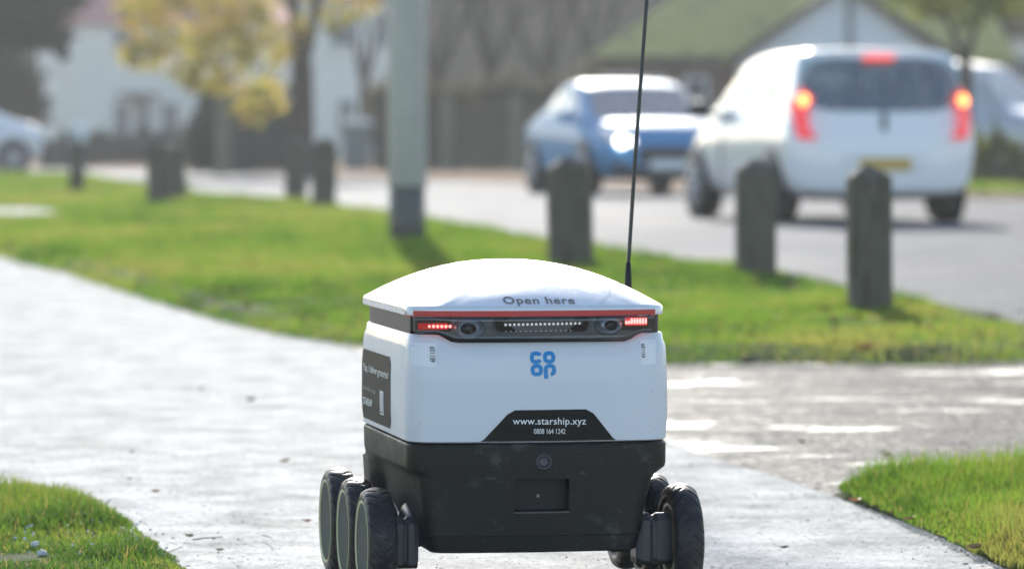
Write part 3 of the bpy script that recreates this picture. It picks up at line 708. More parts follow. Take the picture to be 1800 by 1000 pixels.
# left white house
D = 150
t = empty('white_house', (X(240, D), D, 0), R(-4), 'white rendered house with a red roof behind the yellow tree', 'house', 'white houses beyond the road')
x0, x1 = X(128, D) - X(240, D), X(470, D) - X(240, D)
box('wall', ((x0 + x1) / 2, 3.5, 2.3), (x1 - x0, 7, 4.6), M_render, t)
box('side_wing', (x0 - .75, 4.0, 1.95), (1.5, 5, 3.9), M_render, t)
prism_roof('roof', x0, x1, 0, 7, 4.62, 7.4, M_redroof, t, 2.0)
box('chimney', (1.2, 3.5, 7.4), (.8, .6, 1.4), M_brick, t)
for px, w, pz, h in ((215, .62, 1.25, 1.15), (300, .62, 1.25, 1.15), (380, .62, 1.25, 1.15), (220, .8, 4.0, .9), (300, .8, 4.0, .9), (380, .8, 4.0, .9)):
    window(t, X(px, D) - X(240, D), -.03, pz, w, h)
box('door', (X(256, D) - X(240, D), -.04, .95), (.5, .08, 1.9), mat('dark_door', (.10, .12, .14), .5), t)
box('porch_canopy', (X(246, D) - X(240, D), -.5, 2.05), (1.2, 1.0, .16), M_barge, t)
bm = bmesh.new(); bx(bm, (X(268, D) - X(240, D) + .1, -.9, 1.0), (.1, .1, 1.94)); fromb('porch_post', bm, M_frame, t)
# second white house
t = empty('white_house', (X(640, D), D - 8, 0), R(3), 'white rendered house seen between the forked tree and the lamp post', 'house', 'white houses beyond the road')
box('wall', (0, 4, 2.6), (3.6, 8, 5.2), M_render, t); prism_roof('roof', -1.8, 1.8, 0, 8, 5.22, 7.6, M_redroof, t, .8)
window(t, -.3, -.03, 1.3, .6, 1.2); window(t, .8, -.03, 1.3, .6, 1.2); window(t, -.4, -.03, 4.1, .9, 1.1); window(t, .9, -.03, 4.1, .6, 1.1)
# far right pale house
t = empty('pale_house', (X(1850, 118), 118, 0), R(5), 'pale house with a grid window at the far right behind the silver car', 'house', 'white houses beyond the road')
box('wall', (0, 3, 1.75), (3.6, 6, 3.5), M_render, t); prism_roof('roof', -1.8, 1.8, 0, 6, 3.52, 5.6, noisy('brown_roof', [(.16, .12, .09), (.22, .17, .12)], 2, .9), t, .3)
window(t, -.9, -.03, 2.2, 1.1, 1.3, 2); window(t, .8, -.03, 2.2, 1.1, 1.3, 2)
# bungalow with mossy roof and white gable
D = 90
t = empty('bungalow', (X(1450, D), D, 0), 0, 'brick bungalow with a mossy green roof and a pale gable behind the cars', 'bungalow')
xx = lambda px: X(px, D) - X(1450, D)
zz = lambda py: CH + (235 - py) * D / F
ze = zz(98)
box('wall', ((xx(1060) + xx(1720)) / 2, 5.2, ze / 2), (xx(1720) - xx(1060), 7, ze), M_brick, t)
# main roof, hipped at the left
xa, xb = xx(1035), xx(1800); ya, yb = 1.4, 9.2; ym = 5.3; zr = ze + 2.7
pyd('main_roof', [(xa, ya, ze), (xb, ya, ze), (xb, yb, ze), (xa, yb, ze), (xa + 3.9, ym, zr), (xb - 1, ym, zr), (xa, ya, ze - .12), (xb, ya, ze - .12), (xb, yb, ze - .12), (xa, yb, ze - .12)],
    [(0, 1, 5, 4), (1, 2, 5), (2, 3, 4, 5), (3, 0, 4), (6, 7, 1, 0), (9, 6, 0, 3), (7, 8, 2, 1), (8, 9, 3, 2), (6, 9, 8, 7)], M_moss, t)
gx0, gx1, gxm = xx(1292), xx(1672), xx(1482); zg = zz(108); za = zz(-22)
pyd('gable_wall', [(gx0 + .1, 0, 0), (gx1 - .1, 0, 0), (gx1 - .1, 0, zg), (gxm, 0, za), (gx0 + .1, 0, zg), (gx0 + .1, 1.8, 0), (gx1 - .1, 1.8, 0), (gx1 - .1, 1.8, zg), (gxm, 1.8, za), (gx0 + .1, 1.8, zg)],
    [(0, 1, 2, 3, 4), (5, 9, 8, 7, 6), (0, 5, 6, 1), (1, 6, 7, 2), (0, 4, 9, 5)], mat('pale_blue_render', (.84, .87, .92), .8), t)
yb_ = 5.3
pyd('gable_roof', [(gx0 - .1, -.3, zg - .06), (gxm, -.3, za + .07), (gx1 + .1, -.3, zg - .06), (gx0 - .1, yb_, zg - .06), (gxm, yb_, za + .07), (gx1 + .1, yb_, zg - .06),
                   (gx0 - .1, -.3, zg + .06), (gxm, -.3, za + .20), (gx1 + .1, -.3, zg + .06), (gx0 - .1, yb_, zg + .06), (gxm, yb_, za + .20), (gx1 + .1, yb_, zg + .06)],
    [(0, 1, 4, 3), (1, 2, 5, 4), (6, 9, 10, 7), (7, 10, 11, 8), (0, 6, 7, 1), (1, 7, 8, 2), (0, 3, 9, 6), (2, 8, 11, 5), (3, 4, 10, 9), (4, 5, 11, 10)], M_moss, t)
for a, b in ((gx0 - .12, gxm), (gx1 + .12, gxm)):
    V2 = []
    for yy in (-.36, -.31):
        V2 += [(a, yy, zg - .12), (b, yy, za + .02), (b, yy, za + .20), (a, yy, zg + .08)]
    pyd('barge_board', V2, [(0, 1, 2, 3), (7, 6, 5, 4), (0, 4, 5, 1), (1, 5, 6, 2), (2, 6, 7, 3), (3, 7, 4, 0)], M_barge, t)
box('gutter', ((xa + gx0) / 2 - .1, ya - .06, ze - .05), (gx0 - xa - .25, .1, .1), M_barge, t)
box('drainpipe', (xx(1492), -.08, 1.9), (.12, .1, 3.6), mat('grey_pipe', (.22, .24, .25), .5), t)
window(t, xx(1228), 1.62, 1.45, .55, 1.0, 0); window(t, xx(1140), 1.62, 1.45, .8, 1.0, 1); window(t, xx(1500), -.05, 1.3, 1.6, 1.1, 2)
box('front_door', (xx(1085), 1.64, 1.0), (.8, .08, 2.0), mat('white_door', (.6, .6, .6), .5), t)

def board_fence(name, px0, px1, D, zt, lab, m, bw=.14, n=None, post_px=(), y1=None, zpost=.15):
    a = X(px0, D); b = X(px1, D); t = empty(name, (a, D, 0), 0, lab, 'fence')
    n = int((b - a) / bw); me = None
    for i in range(n):
        if me is None:
            bm = bmesh.new(); bx(bm, (0, 0, zt / 2), (bw * .9, .03, zt)); o = fromb('board', bm, m, t); me = o.data
        else: o = link('board', me, None, t)
        o.location = (bw * (i + .5), rnd.uniform(-.012, .012), rnd.uniform(-.02, .02))
    for h in (.35, zt - .3): box('rail', ((b - a) / 2, .06, h), (b - a, .06, .09), m, t)
    for p in post_px: box('fence_post', (X(p, D) - a, -.06, (zt + zpost) / 2), (.22, .16, zt + zpost), M_postl, t, bev=.02)
    return t
M_postl = noisy('pale_post', [(.15, .15, .11), (.22, .21, .16)], 3, .85)
board_fence('wooden_fence', 672, 960, 80, 1.28, 'low olive brown board fence beyond the road between lamp post and blue car', M_fence, post_px=(785, 905))
board_fence('green_fence', 405, 508, 84, 1.30, 'dark green board fence beyond the road left of the forked tree', M_gfence, post_px=())
t = empty('garden_wall', (X(70, 96), 96, 0), 0, 'low dark garden wall in front of the white house at the left', 'wall')
box('wall_body', (1.75, 0, .28), (3.5, .25, .56), M_gwall, t); box('coping', (1.75, 0, .58), (3.56, .32, .06), M_gwall, t)
t = empty('gate_pillar', (X(392, 82), 82, 0), 0, 'pale brown gate pillar in front of the dark hedge at the left', 'pillar')
box('shaft', (0, 0, .7), (.30, .30, 1.4), M_postl, t, bev=.02); box('cap', (0, 0, 1.43), (.38, .38, .07), M_postl, t, bev=.02)
# wheelie bins
def bin_(px, py, w, h, m, ml, lab, D=84):
    t = empty('wheelie_bin', (X(px, D), D, 0), R(8), lab, 'bin', 'bins beyond the road')
    bm = bmesh.new(); vs = bx(bm, (0, 0, h / 2), (w, w * 1.1, h), 0, 0)
    for v in vs:
        if v.co.z < h / 2: v.co.x *= .8; v.co.y *= .8
    fromb('bin_body', bm, m, t)
    bm = bmesh.new(); vs = bx(bm, (0, -.02, h + .05), (w * 1.1, w * 1.25, .12), 0, .03); fromb('lid', bm, ml, t)
    for sg in (-1, 1):
        bm = bmesh.new(); lathe(bm, [(.02, -.02), (.1, -.02), (.1, .02), (.02, .02)], 18, 'X'); o = fromb('wheel', bm, M_tyre, t); o.location = (sg * w * .38, w * .5, .1)
bin_(626, 300, .52, .93, mat('grey_bin', (.20, .24, .25), .5), mat('white_lid', (.85, .86, .85), .25, coat=1), 'grey wheelie bin with a bright white lid beyond the road')
bin_(672, 300, .36, .78, mat('dark_bin', (.03, .035, .035), .5), mat('dark_lid', (.04, .045, .045), .5), 'dark bin beside the white-lidded bin, left of the lamp post')

# ------------------------------------------------------------------ trees and hedges
def leaf_quads(P, size, tone):
    n = len(P); a = nrs.normal(size=(n, 3)); a /= np.linalg.norm(a, axis=1)[:, None] + 1e-9
    b = nrs.normal(size=(n, 3)); b -= (a * b).sum(1)[:, None] * a; b /= np.linalg.norm(b, axis=1)[:, None] + 1e-9
    s = (size * (.6 + .8 * nrs.rand(n)))[:, None] * .5
    V = np.stack([P - a * s, P - b * s * .6, P + a * s, P + b * s * .6], 1).reshape(-1, 3)
    Fq = np.arange(n * 4).reshape(n, 4); return V, Fq, np.repeat(tone, 4)
def crown(name, blobs, n, size, m, parent, toneshift=0.0):
    """blobs: (x,y,z,rx,ry,rz,weight) ; leaves in clumps"""
    w = np.array([b[6] for b in blobs], float); w /= w.sum(); Ps = []; Ts = []
    for b, ww in zip(blobs, w):
        k = int(n * ww); nc = max(3, k // 22)
        d = nrs.normal(size=(nc, 3)); d /= np.linalg.norm(d, axis=1)[:, None]
        c = d * (nrs.rand(nc, 1) ** .4); cid = nrs.randint(0, nc, k)
        q = c[cid] + nrs.normal(size=(k, 3)) * .16
        P = np.array(b[:3]) + q * np.array(b[3:6]); Ps.append(P)
        ct = nrs.rand(nc); Ts.append(np.clip(ct[cid] * .75 + nrs.rand(k) * .3 + toneshift, 0, 1))
    P = np.concatenate(Ps); T_ = np.concatenate(Ts); k = P[:, 2] > .02; P = P[k]; T_ = T_[k]
    V, Fq, A = leaf_quads(P, np.full(len(P), size), T_)
    return fast(name, V, Fq, m, parent, A)
def limbs(bm, p, d, L, r, depth, rs, spread=.6, n=6, ends=None):
    pts = [p]; rad = [r]; q = p.copy(); dd = d.normalized()
    for i in range(3):
        dd = (dd + Vector((rs.uniform(-.14, .14), rs.uniform(-.14, .14), rs.uniform(-.02, .12)))).normalized()
        q = q + dd * L / 3; pts.append(q.copy()); rad.append(r * (1 - .15 * (i + 1)))
    tube(bm, pts, rad, n, cap=depth == 0)
    if ends is not None and depth <= 2: ends.append(q.copy())
    if depth > 0:
        for k in range(rs.choice((2, 3, 3))):
            nd_ = (dd + Vector((rs.uniform(-1, 1), rs.uniform(-1, 1), rs.uniform(-.1, .7))) * spread).normalized()
            limbs(bm, pts[-1 if k < 2 else -2], nd_, L * rs.uniform(.6, .8), rad[-1] * .68, depth - 1, rs, spread, max(4, n - 1), ends)
def tree(name, loc, lab, grp, trunks, tr, H0, depth, leafm, nleaf, lsize, seed, L=1.6, cr=.7, blobs=None, spread=.6, barkm=None):
    rs = random.Random(seed); t = empty(name, loc, rs.uniform(0, 6), lab, 'tree', grp); t.rotation_euler = (0, 0, 0)
    bm = bmesh.new(); ends = []
    tube(bm, [(0, 0, -.1), (0, 0, .15), (.0, 0, H0)], [tr * 1.35, tr * 1.08, tr * .92], 14, cap=False)
    for d in trunks: limbs(bm, Vector((0, 0, H0 - .1)), Vector(d), L, tr * .62, depth, rs, spread, 8, ends)
    fromb('trunk', bm, barkm or M_bark, t, True)
    if nleaf:
        bl = blobs or [(e.x, e.y, e.z, cr, cr, cr * .8, 1) for e in ends]
        crown('crown', bl, nleaf, lsize, leafm, t)
    return t
def px3(px, py, D): p = at(px, py, D); return p
# yellow autumn tree with forked trunk
b = px3(532, 310, 78)
yb = []
for (px, py, r, w) in [(300, 40, .75, 1), (360, 90, .7, 1), (270, 95, .5, .8), (330, 0, .8, 1), (400, 30, .8, 1), (430, 110, .7, 1), (440, 165, .55, .9), (350, 135, .45, .7), (480, 60, .6, .7), (240, 20, .6, .7), (470, 190, .35, .5),
                        (420, -60, 1.1, 1.5), (300, -90, 1.2, 1.5), (560, -80, 1.3, 1.6), (650, -60, .9, .9), (460, -180, 1.6, 2), (620, -200, 1.6, 2), (590, 40, .4, .3), (640, 20, .5, .25)]:
    p = px3(px, py, 78); yb.append((p.x - b.x, rnd.uniform(-.8, .8), p.z, r * 1.12, r * 1.1, r * .85, w))
tree('autumn_tree', (b.x, 78, 0), 'yellow autumn tree with a forked trunk in front of the white houses', 'trees beyond the road', [(-.16, 0, 1), (.15, .1, 1)], .20, 2.0, 3, M_yleaf, 7500, .14, 3, L=2.2, blobs=yb, spread=.5)
# dark trees at the left
def blobs_px(lst, D, bx_):
    out = []
    for (px, py, rx, rz, w) in lst:
        p = px3(px, py, D); out.append((p.x - bx_, rnd.uniform(-.6, .6), p.z, rx, max(rx, .5), rz, w))
    return out
D = 108; b = px3(5, 300, D)
tree('dark_tree', (b.x, D, 0), 'dense dark tree at the left edge behind the green car', 'trees beyond the road', [(-.1, 0, 1), (.2, 0, 1)], .22, 1.2, 2, M_dleaf, 15000, .16, 5, blobs=blobs_px([(0, 150, 1.0, .8, 2), (-60, 120, 1.2, 1.2, 2), (20, 190, .85, .55, 1.5), (-20, 220, 1, .6, 1.5), (-90, 60, 1.4, 1.3, 2), (40, 150, .45, .45, .7)], D, b.x))
D = 92; b = px3(-150, 300, D)
tree('dark_tree', (b.x, D, 0), 'dark tree whose branch hangs into the top left corner over the red roof', 'trees beyond the road', [(.5, 0, 1), (0, 0, 1)], .25, 1.8, 3, M_dleaf, 12000, .17, 6, blobs=blobs_px([(-60, -20, 1.5, 1.2, 2), (20, 20, .9, .5, 1.5), (70, 50, .6, .35, .9), (30, 70, .7, .25, .8), (60, -30, 1, .6, 1.2), (110, 85, .25, .25, .25), (-120, -100, 2, 1.6, 2), (120, 10, .4, .2, .3)], D, b.x))
D = 88; b = px3(385, 300, D)
tree('conifer', (b.x, D, 0), 'rounded dark evergreen in front of the white house at the left', 'trees beyond the road', [(0, 0, 1)], .1, .8, 1, M_dleaf, 9000, .13, 7, L=.6, blobs=blobs_px([(385, 195, .42, .5, 1), (375, 240, .55, .5, 1.5), (395, 270, .6, .4, 1.5), (388, 160, .25, .28, .4), (350, 265, .3, .4, .6), (430, 215, .35, .35, .6)], D, b.x))
def hedge(name, px0, px1, D, z0, z1, depth, n, m, lab, size=.1):
    a, c = X(px0, D), X(px1, D); t = empty(name, ((a + c) / 2, D + depth / 2, 0), 0, lab, 'hedge')
    L = c - a; rs = max(2, int(L / .5)); bl = [((i + .5) / rs * L - L / 2, rnd.uniform(-.1, .1), (z0 + z1) / 2 + rnd.uniform(-.05, .05), L / rs * .75, depth / 2, (z1 - z0) / 2, 1) for i in range(rs)]
    crown('foliage', bl, n, size, m, t)
    box('stems', (0, 0, (z0 + z1) / 2), (L * .94, depth * .5, (z1 - z0) * .7), M_dleaf, t); return t
hedge('clipped_hedge', 95, 345, 98, .0, .82, .9, 9000, M_dleaf, 'dark clipped hedge along the front of the white house at the left')
hedge('tall_hedge', 400, 520, 87, .0, 1.55, .9, 7000, M_dleaf, 'tall dark hedge behind the green fence left of the forked tree')
hedge('ragged_hedge', 655, 830, 84, .3, 1.75, 1.0, 8000, M_bleaf, 'ragged brown hedge behind the board fence right of the lamp post')
hedge('brown_hedge', 830, 1075, 86, .2, 1.9, 1.0, 9000, M_bleaf, 'brown bare hedge behind the board fence at the blue car')
# bare winter trees
for i, (px, D, H0, tr, lab) in enumerate([(770, 98, 1.8, .16, 'bare brown tree just right of the lamp post'), (862, 104, 2.2, .2, 'bare brown tree behind the fence, midway between lamp post and blue car'), (955, 100, 1.9, .15, 'bare brown tree behind the blue car roof'),
                                     (640, 112, 2.0, .14, 'bare grey tree beside the second white house, left of the lamp post'), (1040, 112, 2.4, .2, 'bare brown tree at the left end of the mossy roof')]):
    tree('bare_tree', (X(px, D), D, 0), lab, 'bare trees beyond the fence', [(-.35, 0, 1), (.3, .1, 1), (.05, .2, 1)], tr, H0, 4, M_bleaf, 2600 if px != 640 else 500, .14, 20 + i, L=1.9, cr=.8, spread=.75)
# right hand trees
D = 62; b = px3(1697, 330, D)
tree('street_tree', (b.x, D, 0), 'slim tree with fresh green top standing right of the white car', 'trees beyond the road', [(-.3, 0, 1), (.3, 0, 1)], .10, 1.75, 3, M_gleaf, 4500, .10, 9, L=.9,
     blobs=blobs_px([(1640, 10, .5, .2, 1), (1710, -10, .6, .35, 1.4), (1770, 5, .4, .22, .8), (1690, 30, .35, .15, .4), (1600, -20, .5, .3, 1), (1700, -90, 1.2, .7, 3), (1780, -60, .8, .5, 1.5)], D, b.x))
D = 112; b = px3(1640, 300, D)
tree('olive_tree', (b.x, D, 0), 'olive brown tree rising behind the right slope of the gable', 'trees beyond the road', [(-.3, 0, 1), (.3, 0, 1), (0, .2, 1)], .2, 2.0, 3, M_bleaf, 9000, .17, 12, L=1.8,
     blobs=blobs_px([(1640, 30, .9, .7, 1.5), (1720, 60, .8, .6, 1), (1600, -10, 1, .9, 1.5), (1700, -10, 1.1, .8, 1.5), (1770, 40, .7, .5, .8), (1660, -90, 1.8, 1.3, 3)], D, b.x))
D = 60
def shrub(px0, px1, py0, py1, D, m, n, lab, size=.08):
    b = px3((px0 + px1) / 2, py1, D); t = empty('shrub', (b.x, D, 0), 0, lab, 'shrub', 'shrubs beyond the road')
    w = (px1 - px0) * D / F; h = (py1 - py0) * D / F; bl = []
    for i in range(5): bl.append((rnd.uniform(-.35, .35) * w, rnd.uniform(-.2, .2), h * rnd.uniform(.3, .75), w * .28, w * .28, h * .3, 1))
    crown('foliage', bl, n, size, m, t)
    bm = bmesh.new()
    for i in range(7): tube(bm, [(rnd.uniform(-.1, .1), 0, 0), (rnd.uniform(-.4, .4) * w, rnd.uniform(-.1, .1), h * .8)], [.015, .006], 5)
    fromb('stems', bm, M_bark, t)
shrub(1700, 1760, 205, 318, 59, M_gleaf, 1500, 'green shrub right of the slim tree trunk below the silver car')
shrub(1750, 1800, 215, 318, 59, M_gleaf, 1300, 'green shrub at the right picture edge below the silver car')
shrub(1795, 1870, 200, 318, 59, M_gleaf, 1300, 'shrub just outside the right picture edge')
shrub(1700, 1830, 270, 322, 58.5, M_bleaf, 1500, 'low reddish brown ground shrub along the verge at the right')
shrub(515, 560, 225, 300, 80, M_dleaf, 900, 'dark green bush around the foot of the forked tree')
# far-off wood closing the view
def wood(name, px0, px1, D, z1, n, size, m, lab):
    P = np.stack([nrs.uniform(X(px0, D), X(px1, D), n), nrs.uniform(D, D + 14, n), z1 * nrs.rand(n) ** .85], 1)
    top = z1 * (.72 + .28 * pnoise(P[:, :2] + 300, .25, 33)); P[:, 2] *= top / z1
    V, Fq, A = leaf_quads(P, np.full(n, size), np.clip(pnoise(np.stack([P[:, 0] + 300, P[:, 2] * 1.5], 1), .5, 41) * .8 + nrs.rand(n) * .25, 0, 1))
    o = fast(name, V, Fq, m, None, A); tag(o, lab, 'wood', kind='stuff')
wood('distant_woodland', -500, 2400, 172, 11, 70000, .75, M_bleaf, 'hazy grey brown mass of far trees closing the view above the fences')
# terrain rise behind the wood
pyd('hill', [(-120, 188, -.05), (120, 188, -.05), (160, 260, 9), (-160, 260, 9), (260, 700, 14), (-260, 700, 14)], [(0, 1, 2, 3), (3, 2, 4, 5)], M_soil)['kind'] = 'structure'

# ------------------------------------------------------------------ the delivery robot
RX, RY, RZ = -0.003, 7.377, R(10.2)
robot = empty('delivery_robot', (RX, RY, 0), RZ, 'white and black six-wheeled delivery robot seen from behind on the wet path', 'delivery robot')
MW = Matrix.Translation((RX, RY, 0)) @ Matrix.Rotation(RZ, 4, 'Z'); MI = MW.inverted()
def rear(px, py, y=-.30):
    o_ = MI @ Vector((0, 0, CH)); d = (MI.to_3x3() @ ray(px, py)); t = (y - o_.y) / d.y
    p = o_ + d * t; return p.x, p.z
def side(px, py, x=-.217):
    o_ = MI @ Vector((0, 0, CH)); d = (MI.to_3x3() @ ray(px, py)); t = (x - o_.x) / d.x
    p = o_ + d * t; return p.y, p.z
def scuffed(name, base, rough, scuff, amt, coat=0.0, sc=9):
    m = mat(name, base, rough, coat=coat); n = noisetex(m, sc, 8, .75); n2 = noisetex(m, 35, 6, .7, stretch=(1, 1, 3))
    a = mixc(m, ramp(m, n, [(.56, 0.0), (.72, amt)]), base, scuff)
    a = mixc(m, ramp(m, n2, [(.62, 0.0), (.72, amt * .8)]), a, scuff); lk(m, a, pr(m).inputs['Base Color'])
    lk(m, ramp(m, n, [(.4, rough), (.7, min(1, rough + .2))]), pr(m).inputs['Roughness'])
    lk(m, bump(m, noisetex(m, 900, 2), .06, .001), pr(m).inputs['Normal']); return m
R_white = scuffed('robot_white', (.62, .655, .70), .32, (.50, .51, .50), .3, coat=.25)
R_lid = scuffed('robot_lid_white', (.66, .69, .72), .22, (.60, .62, .63), .3, coat=.8)
R_black = scuffed('robot_black', (.014, .015, .014), .42, (.11, .11, .10), .7, sc=14); pr(R_black).inputs['Specular IOR Level'].default_value = .25
R_band = mat('dark_window', (.022, .022, .020), .35, spec=.15)
R_sock = mat('socket_black', (.006, .006, .006), .6)
R_red = mat('red_reflective_tape', (.48, .035, .03), .35, coat=.4)
R_house = mat('lamp_housing', (.17, .185, .21), .32, .15)
R_lens = mat('camera_lens', (.02, .022, .03), .06, coat=1)
R_pod = mat('camera_pod', (.40, .46, .56), .12, .5, coat=1)  # pale blue sky reflection put into the base colour of dark pods
R_cover = clearmat('clear_cover', (.86, .88, .88), 1.5, .03, .03)
R_ledr = mat('red_led', (.8, .1, .1), .3, emit=(1, .10, .10), es=3)
R_ledc = mat('red_led_core', (1, .3, .3), .3, emit=(1, .26, .24), es=2.2)
R_ledw = mat('white_led', (.8, .8, .82), .2, emit=(.9, .93, 1), es=.35)
R_decal = mat('black_vinyl', (.018, .018, .016), .5, spec=.1)
R_ink = mat('white_print', (.78, .80, .80), .5)
R_grey = mat('grey_print', (.12, .13, .14), .5)
R_greyl = mat('pale_grey_print', (.35, .36, .36), .5)
R_blue = mat('blue_logo', (.0, .22, .54), .35)
R_label = mat('white_label', (.74, .77, .80), .4)
R_tyre = mat('robot_tyre', (.014, .015, .017), .42, spec=.35)
R_hub = scuffed('hub_cap_grey', (.075, .088, .082), .6, (.11, .12, .11), .3); pr(R_hub).inputs['Specular IOR Level'].default_value = .08
R_ring = mat('yellow_ring', (.50, .55, .30), .45)
R_grip = mat('suspension_plastic', (.035, .038, .045), .35)

def specks(m, sc, col, lo=.66, hi=.70, amt=.8):
    # dried splashes, small and scattered
    p = pr(m); old = p.inputs['Base Color'].links[0].from_socket if p.inputs['Base Color'].links else tuple(p.inputs['Base Color'].default_value[:3])
    a = ramp(m, noisetex(m, sc, 3, .55), [(lo, 0.0), (hi, amt)]); b = ramp(m, noisetex(m, 7, 3, .5), [(.42, 0.0), (.6, 1.0)])
    f = mixc(m, 1.0, a, b, 'MULTIPLY'); lk(m, mixc(m, f, old, col), p.inputs['Base Color'])
specks(R_black, 150, (.09, .085, .075), .66, .70, .6); specks(R_black, 60, (.06, .06, .055), .68, .74, .4)
specks(R_white, 170, (.30, .28, .25), .70, .74, .6); specks(R_lid, 150, (.32, .30, .27), .71, .75, .6)
specks(R_tyre, 60, (.09, .08, .065), .52, .66, .6); specks(R_hub, 90, (.16, .155, .13), .62, .7, .5)
def plan(hl, hr, yr, yf, rr, rf, bow, nb=28, nc=10, ns=18):
    """closed outline: rear left corner -> rear -> right -> front -> left"""
    P = []
    def arc(cx_, cy, r, a0, a1, n):
        for i in range(n): a = a0 + (a1 - a0) * i / n; P.append((cx_ + r * math.cos(a), cy + r * math.sin(a)))
    ym = yr + bow
    arc(-hl + rr, ym + rr, rr, math.pi, 1.5 * math.pi, nc)
    for i in range(nb):
        t = i / nb; x = (-hl + rr) + (hl + hr - 2 * rr) * t; P.append((x, ym - bow * math.sin(math.pi * t) ** .9 if bow else ym))
    arc(hr - rr, ym + rr, rr, 1.5 * math.pi, 2 * math.pi, nc)
    for i in range(ns): t = i / ns; P.append((hr, (ym + rr) + (yf - rf - ym - rr) * t))
    arc(hr - rf, yf - rf, rf, 0, .5 * math.pi, nc)
    for i in range(ns): t = i / ns; P.append((hr - rf + (-hl - hr + 2 * rf) * t, yf))
    arc(-hl + rf, yf - rf, rf, .5 * math.pi, math.pi, nc)
    for i in range(ns): t = i / ns; P.append((-hl, (yf - rf) + (ym + rr - yf + rf) * t))
    return P
def loft(name, rings, m, parent, zf=None, cap=(True, True), mod=None, smooth=True):
    """rings: (z, hl, hr, yr, yf, rr, rf, bow)"""
    V = []; Fc = []; n = None
    for (z, hl, hr, yr, yf, rr, rf, bow) in rings:
        P = plan(hl, hr, yr, yf, rr, rf, bow); n = len(P)
        for (x, y) in P:
            q = (x, y, z if zf is None else zf(x, y, z))
            V.append(mod(q) if mod else q)
    for i in range(len(rings) - 1):
        for j in range(n): Fc.append((i * n + j, i * n + (j + 1) % n, (i + 1) * n + (j + 1) % n, (i + 1) * n + j))
    if cap[0]: Fc.append(tuple(range(n))[::-1])
    if cap[1]: Fc.append(tuple((len(rings) - 1) * n + j for j in range(n)))
    o = pyd(name, V, Fc, m, parent, smooth)
    return o
def sharpen(o, ang=35):
    md = o.modifiers.new('edges', 'EDGE_SPLIT'); md.split_angle = R(ang)

# upper white shell with the dipped light opening at the rear
xl0, _ = rear(770, 590); xl1, _ = rear(803, 601); xr0, _ = rear(1100, 601); xr1, _ = rear(1134, 588)
ZT, ZD = .4355, .4225
def dip(x, y):
    if y > -.24: return ZT
    def ss(a, b, v): t = min(1, max(0, (v - a) / (b - a))); return t * t * (3 - 2 * t)
    return ZT - (ZT - ZD) * ss(xl0, xl1, x) * (1 - ss(xr0, xr1, x))
def zshell(x, y, z):
    if z > .9: return dip(x, y) + (z - 1.0)       # z = 1.0 + offset from the rim
    return z
H = .2165
shell_rings = [(.2605, H - .004, H - .004, -.297, .30, .05, .07, .012), (.2625, H - .001, H - .001, -.3, .303, .05, .07, .012), (.30, H + .001, H + .001, -.302, .304, .05, .07, .012), (.36, H + .001, H + .001, -.3015, .303, .05, .07, .012),
               (1 - .026, H - .001, H - .001, -.300, .300, .05, .07, .012), (1 - .018, H - .0025, H - .0025, -.2985, .298, .05, .07, .012), (1 - .012, H - .005, H - .005, -.296, .296, .049, .07, .012), (1 - .002, H - .0065, H - .0065, -.2945, .294, .048, .07, .012), (1.0, H - .0085, H - .0085, -.2925, .292, .048, .07, .012), (1 - .004, H - .018, H - .018, -.283, .283, .045, .06, .012)]
shell = loft('white_shell', shell_rings, R_white, robot, zf=zshell, cap=(True, False)); sharpen(shell, 50)
# dark window band behind shell, all round
band_ = loft('window_band', [(.40, H - .0105, H - .0105, -.2845, .290, .049, .065, .012), (.475, H - .0105, H - .0105, -.2845, .290, .049, .065, .012)], R_band, robot); sharpen(band_)
# lower black tub
def tubmod(q):
    x, y, z = q
    if y > .15 and z < .215: 
        k = min(1, (y - .15) / .03) * (1 if z > .15 else max(0, (z - .12) / .03))
        x = x + (math.copysign(.211, x) - x) * k * (abs(x) > .1)
    return (x, y, z)
tub_rings = [(.081, .176, .160, -.283, .24, .03, .06, .008), (.084, .180, .163, -.288, .245, .03, .06, .008), (.108, .184, .168, -.2905, .25, .03, .06, .008), (.1095, .186, .170, -.293, .25, .03, .06, .008), (.13, .189, .174, -.2945, .255, .032, .06, .010), (.163, .192, .181, -.296, .26, .034, .06, .011),
             (.197, .196, .190, -.298, .275, .04, .06, .012), (.204, .199, .196, -.2985, .28, .045, .06, .012), (.216, .2135, .2135, -.299, .29, .049, .06, .012), (.222, .2155, .2155, -.2995, .295, .05, .07, .012), (.255, H - .001, H - .001, -.300, .30, .05, .07, .012), (.258, H - .003, H - .003, -.298, .298, .05, .07, .012)]
tub = loft('black_tub', tub_rings, R_black, robot, mod=tubmod, smooth=False)
def carve(o, cutters):
    for c in cutters:
        md = o.modifiers.new('cut', 'BOOLEAN'); md.operation = 'DIFFERENCE'; md.solver = 'EXACT'; md.object = c
    bpy.context.view_layer.update()
    dg = bpy.context.evaluated_depsgraph_get(); me = bpy.data.meshes.new_from_object(o.evaluated_get(dg))
    for md in list(o.modifiers): o.modifiers.remove(md)
    o.data = me
    for c in cutters: bpy.data.objects.remove(c)
sx0, sz1 = rear(904, 842); sx1, sz0 = rear(1002, 898)
cut = box('cutter', ((sx0 + sx1) / 2, -.29, (sz0 + sz1) / 2), (sx1 - sx0, .07, sz1 - sz0), None, robot, bev=.004)
carve(tub, [cut]); tub.data.polygons.foreach_set('use_smooth', [True] * len(tub.data.polygons)); sharpen(tub, 28)
box('socket', ((sx0 + sx1) / 2, -.262, (sz0 + sz1) / 2), (sx1 - sx0 - .001, .01, sz1 - sz0 - .001), R_sock, robot)
